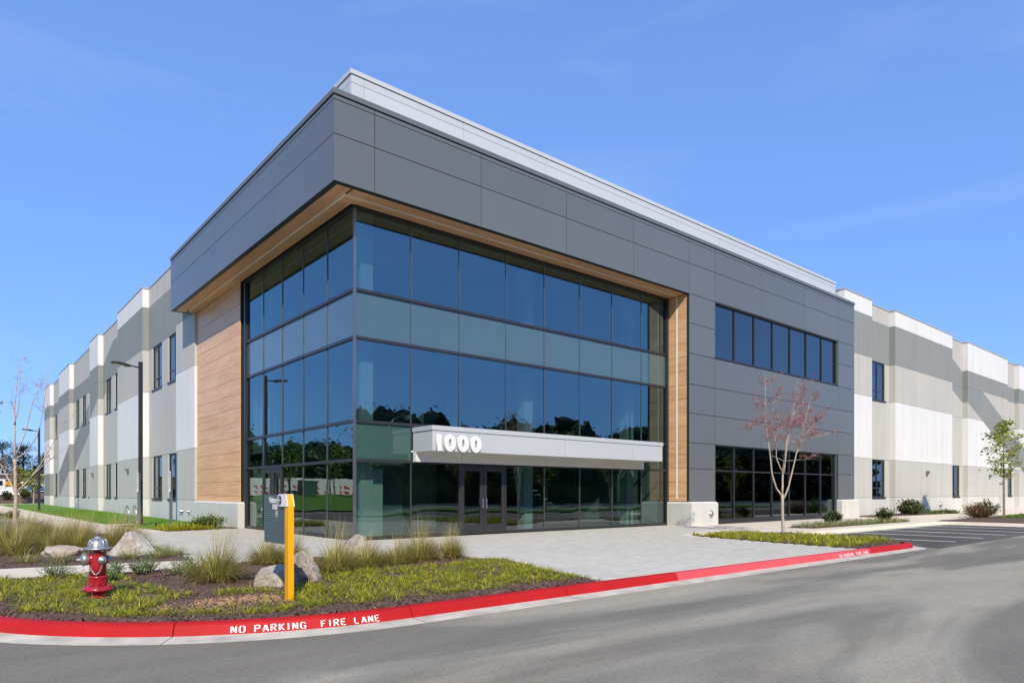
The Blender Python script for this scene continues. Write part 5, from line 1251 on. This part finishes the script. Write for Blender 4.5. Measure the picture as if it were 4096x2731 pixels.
for sx_ in (-1, 1):
    box('headlight', car, sx_ * .52 - .14, sx_ * .52 + .14, -2.13, -2.0, .56, .68, 'sign_white')
    for yy in (-1.35, 1.35):
        b = MB(); b.lathe([(.31, -.1), (.32, -.05), (.32, .05), (.31, .1)], 'tyre', T(sx_ * .78, yy, .31) @ Matrix.Rotation(R(90), 4, 'Y'), 18); b.build('wheel', car)
box('number_plate', car, -.2, .2, -2.14, -2.09, .42, .52, 'sign_white')
def truck(label, x, y, L, body, cab, rz, tilt=0, h=2.0):
    t = thing('site_truck', label, 'truck', (x, y, 1.05), rz=rz)
    b = MB(); b.obox(T(0, 0, 1.15 + .3 * L * math.sin(tilt)) @ Matrix.Rotation(tilt, 4, 'Y') @ T(0, 0, .35), L / 2, 1.1, .28, body)
    for k in range(5): b.obox(T(0, 0, 1.15 + .3 * L * math.sin(tilt)) @ Matrix.Rotation(tilt, 4, 'Y') @ T(-L / 2 + (k + .5) * L / 5, -1.13, .35), .06, .04, .28, body)
    b.build('bed', t); box('chassis', t, -L / 2, L / 2 + 1.6, -.5, .5, .5, .75, 'lamp_black')
    c = MB(); c.box(L / 2 + .1, L / 2 + 1.9, -1.05, 1.05, .6, h, cab); c.build('cab', t, bevel=.12); box('windscreen', t, L / 2 + 1.86, L / 2 + 1.915, -.85, .85, 1.3, h - .15, 'car_glass'); box('side_window', t, L / 2 + .5, L / 2 + 1.5, -1.07, -1.04, 1.3, h - .2, 'car_glass')
    for wx in (-L / 2 + .5, -L / 2 + 1.5, L / 2 + 1.1):
        for s_ in (-1, 1):
            b = MB(); b.lathe([(.42, -.14), (.45, -.08), (.45, .08), (.42, .14)], 'tyre', T(wx, s_ * .95, .45) @ Matrix.Rotation(R(90), 4, 'X'), 16); b.build('wheel', t)
truck('white truck with a tipped orange dump bed in the yard', -.9, 113, 3.4, 'truck_orange', 'truck_white', R(4), R(12)); truck('white flat truck at the left end of the yard', -5.2, 107, 4.0, 'truck_white', 'truck_white', R(8), 0, 2.2); truck('white truck behind the blue car in the yard', 2.6, 120, 4, 'truck_white', 'truck_white', R(-10), 0, 2.3)
tk = thing('material_heap', 'white tarpaulin covered heap below the orange dump bed', 'heap', (-.7, 101.5, 1.0))
b = MB(); 
for k in range(4): 
    x = -1.6 + k * .85; hh = .8 + .3 * math.sin(k * 1.7)
    b.poly([(x, -.6, 0), (x + .9, -.6, 0), (x + .9, 0, hh), (x, 0, hh)], 'truck_white'); b.poly([(x, .6, 0), (x + .9, .6, 0), (x + .9, 0, hh), (x, 0, hh)], 'truck_white')
b.build('tarpaulin', tk)
for k, (x, y, z, w_, h_, lab) in enumerate([(-2.2, 88.6, .4, 1.3, 1.2, 'dark shrub on the mulch bank left of the birch'), (-.1, 89.5, .5, 1.3, 1.3, 'dark shrub on the mulch bank beside the birch'), (3.3, 87.5, .2, 1.8, 1.9, 'dark shrub on the mulch bank at the building end'), (-3.9, 88.4, .3, 1.4, 1.4, 'dark shrub at the left end of the mulch bank')]):
    shrub(lab, x, y, w_, h_, 80 + k, ['shrub_green', 'shrub_olive'], 30, 30, .22, .07, zb=z)
def pine(label, x, y, z, h, cw, seed, mats, group='pines behind the warehouse', n=3600, L=.36):
    r = random.Random(seed); root = thing('pine_tree', label, 'tree', (x, y, z), group); sb = MB(); lb = MB()
    sb.tube([(0, 0, -.3), (.1, 0, h * .5), (.2, .1, h * .95)], [h * .022, h * .016, h * .004], 'bark_brown', 8)
    cl = []
    for k in range(26):
        t = r.uniform(.34, 1.0); a = r.uniform(0, 6.28); q = cw * .5 * (1.15 - t * .75) * r.uniform(.3, 1.0); c = Vector((math.cos(a) * q, math.sin(a) * q, h * t)); cl.append((c, r.uniform(.5, 1.0) * cw * .17))
        sb.tube([(0.1, 0, h * t * .93), c], [h * .006, .02], 'bark_brown', 4, False)
    for _ in range(n):
        c, s_ = r.choice(cl); p = c + Vector((r.gauss(0, s_), r.gauss(0, s_), r.gauss(0, s_ * .5)))
        leafq(lb, p, Vector((r.gauss(0, 1), r.gauss(0, 1), r.gauss(.2, .6))).normalized(), Vector((0, 0, 1)), L * r.uniform(.6, 1.3), L * .28, r.choice(mats))
    sb.build('trunk', root); lb.build('crown', root); return root
PM = ['tree_pine'] * 4 + ['tree_deep']
for k, (x, h, cw, lab) in enumerate([(.6, 11, 5.5, 'tall dark pine behind the warehouse left of the bare tree'), (4.3, 10.3, 5.2, 'broad dark pine behind the warehouse beside the far lamp'), (6.3, 6.5, 3.6, 'shorter pine between the broad pine and the building end'), (8.6, 8.8, 4.6, 'pale open pine just left of the building end'), (-3.5, 11.5, 6, 'dark pine at the far left behind the warehouse')]):
    pine(lab, x, 152 + (k % 2) * 4, .5, h, cw, 400 + k, PM if k != 3 else ['tree_deep', 'tree_yellowgreen', 'tree_pine'])
up = thing('utility_pole', 'slim gray utility pole between the pines and the warehouse', 'pole', (4.6, 140, .5)); b = MB(); b.tube([(0, 0, 0), (0, 0, 7.2)], [.14, .10], 'galv', 8); b.build('shaft', up)

# ---- what the glass reflects: woodland, street trees, lawn mound, barriers
def wood_mass(name, label, spots, hmin, hmax, seed, n, L, mats):
    r = random.Random(seed); b = MB()
    for x, y in spots:
        h = r.uniform(hmin, hmax); cw = h * r.uniform(.42, .6); b.tube([(x, y, -.5), (x, y, h * .8)], [.22, .06], 'bark_brown', 5, False)
        cl = [(Vector((x + r.gauss(0, cw * .24), y + r.gauss(0, cw * .24), h * r.uniform(.04, .92))), cw * r.uniform(.12, .2)) for _ in range(20)]
        for c, s_ in cl:
            i0 = len(b.v); b.lathe([(.1, -s_ * 1.1), (s_ * 1.0, -s_ * .6), (s_ * 1.35, 0), (s_ * 1.0, s_ * .7), (s_ * .4, s_ * 1.1)], 'tree_deep', Matrix.Translation(c) @ Matrix.Rotation(r.uniform(-.8, .8), 4, 'X'), 8)
            for q_ in range(i0, len(b.v)):
                vx, vy, vzz = b.v[q_]; b.v[q_] = (vx + r.gauss(0, s_ * .22), vy + r.gauss(0, s_ * .22), vzz + r.gauss(0, s_ * .2))
        for _ in range(n):
            c, s_ = r.choice(cl); p = c + Vector((r.gauss(0, 1), r.gauss(0, 1), r.gauss(0, 1))).normalized() * s_ * r.uniform(.9, 2.2)
            leafq(b, p, Vector((r.gauss(0, 1), r.gauss(0, 1), r.gauss(0, .6))).normalized(), Vector((0, 0, 1)), L * r.uniform(.6, 1.3), L * .4, r.choice(mats))
    o = b.build(name); return tag(o, label, 'woodland', kind='stuff')
rw = random.Random(77)
sp = [(-45 + k * 3.6 + rw.uniform(-1.5, 1.5), -46 - row * 6 + rw.uniform(-2, 2)) for row in range(3) for k in range(56)]
wood_mass('woodland', 'dense dark woodland across the road from the entrance', sp, 7.5, 11.5, 5, 900, .42, ['tree_deep'] * 4 + ['tree_pine'] * 2 + ['tree_autumn'])
sp = [(-12 - k * 3.4 + rw.uniform(-1, 1), 62 + row * 6 + rw.uniform(-2, 2)) for row in range(3) for k in range(16)]
wood_mass('woodland', 'woodland beyond the lawn mound left of the parking bays', sp, 6, 9.0, 6, 900, .38, ['tree_deep'] * 3 + ['tree_autumn', 'tree_pine', 'leaf_green'])
tag(sheet('verge', [(-70, -34.2), (150, -34.2), (150, -110), (-70, -110)], RZ + .10, 'field', thick=.3), kind='structure')
kerb([(150, -33.9), (-70, -33.9)][::-1], [k * 20.0 for k in range(1, 11)], lambda s: 'concrete') if False else None
b = MB(); b.box(-70, 150, -34.2, -33.95, RZ, RZ + .15, 'concrete'); tag(b.build('far_kerb'), kind='structure')
# grass median between drive and verge
tag(sheet('median', [(2, -20), (60, -20), (60, -23), (2, -23)], RZ + .14, 'lawn', thick=.25), kind='structure')
for k in range(7): leafy_tree('street_tree', ['young street tree at the end of the grass median by the fire lane', 'second young street tree from the fire lane end of the median', 'third young street tree from the fire lane end of the median', 'middle young street tree of the row on the median', 'third young street tree from the far end of the median', 'second young street tree from the far end of the median', 'last young street tree at the far end of the median'][k], (5 + k * 8.2, -21.5, RZ + .1), 5.5 + (k % 3) * .6, 2.6, 500 + k, ['leaf_green', 'tree_yellowgreen', 'tree_deep'], 'bark_gray', 700, .16, .07, .35, 'street trees on the median')
for k in range(12): shrub('feathery green shrub along the verge before the woodland', 6 + k * 5.2, -38 - (k % 2) * 2.5, 3.6, 3.0, 600 + k, ['willow'] * 3 + ['leaf_green'], 40, 30, .28, .05, 0, 'feathery shrubs on the verge', 'verge_shrub', zb=RZ + .1)
fe = thing('iron_fence', 'black iron picket fence along the verge across the road', 'fence', (10, -36, RZ + .1))
for z in (.2, 1.15): box('rail', fe, 0, 45, -.02, .02, z, z + .04, 'iron')
pk = MB(); pk.box(-.012, .012, -.012, .012, 0, 1.3, 'iron'); po = pk.build('picket', fe); pm = po.data
for k in range(1, 250): newobj('picket', pm, fe, (k * .18, 0, 0))
# lawn mound with barriers, reflected in the side glass
mb = MB(); N = 20
def mz(x, y): return RZ + .12 + 1.25 * math.sin(math.pi * .5 * max(0, min(1, (y - 33) / 12))) ** 1.2 * min(1, max(0, (-8.5 - x) / 3))
for i in range(N):
    for j in range(10):
        q = []
        for a, c in ((i, j), (i + 1, j), (i + 1, j + 1), (i, j + 1)):
            x = -8.6 - a * 1.9; y = 33 + c * 1.4; q.append((x, y, mz(x, y)))
        mb.poly(q, 'lawn')
tag(mb.build('lawn_mound'), kind='structure')
for k in range(8):
    wb = thing('site_barrier', 'white site barrier with red slanted stripes on top of the lawn mound', 'barrier', (-12.5 - k * 4.4, 46.2, .95), 'barriers along the mound'); pn_ = box('panel', wb, -2.1, 2.1, -.03, .03, .1, 1.75, 'barrier_white')
    for j in range(6):
        x = -1.9 + j * .66
        for z in (.25, .75):
            c = MB(); c.poly([(x, -.034, z), (x + .25, -.034, z), (x + .45, -.034, z + .28), (x + .2, -.034, z + .28)], 'barrier_red'); c.build('stripe', pn_)
ub = thing('utility_cabinet', 'dark green utility cabinet on the lawn mound', 'cabinet', (-16, 44.5, mz(-16, 44.5))); box('body', ub, -.9, .9, -.5, .5, -.1, 1.2, 'utility_green'); box('lid', ub, -.95, .95, -.55, .55, 1.201, 1.3, 'utility_green')
for k, (x, y) in enumerate([(-11.5, 38), (-16.5, 39.5), (-21.5, 38), (-27, 40)]): leafy_tree('mound_tree', ['young tree on the mound end nearest the sidewalk', 'young tree on the mound in front of the green utility cabinet', 'young tree on the mound beyond the green utility cabinet', 'young tree on the mound end farthest from the sidewalk'][k], (x, y, mz(x, y) - .05), 5.2, 2.8, 700 + k, ['leaf_green', 'tree_deep', 'tree_yellowgreen'], 'bark_gray', 900, .2, .07, .35, 'young trees on the mound')
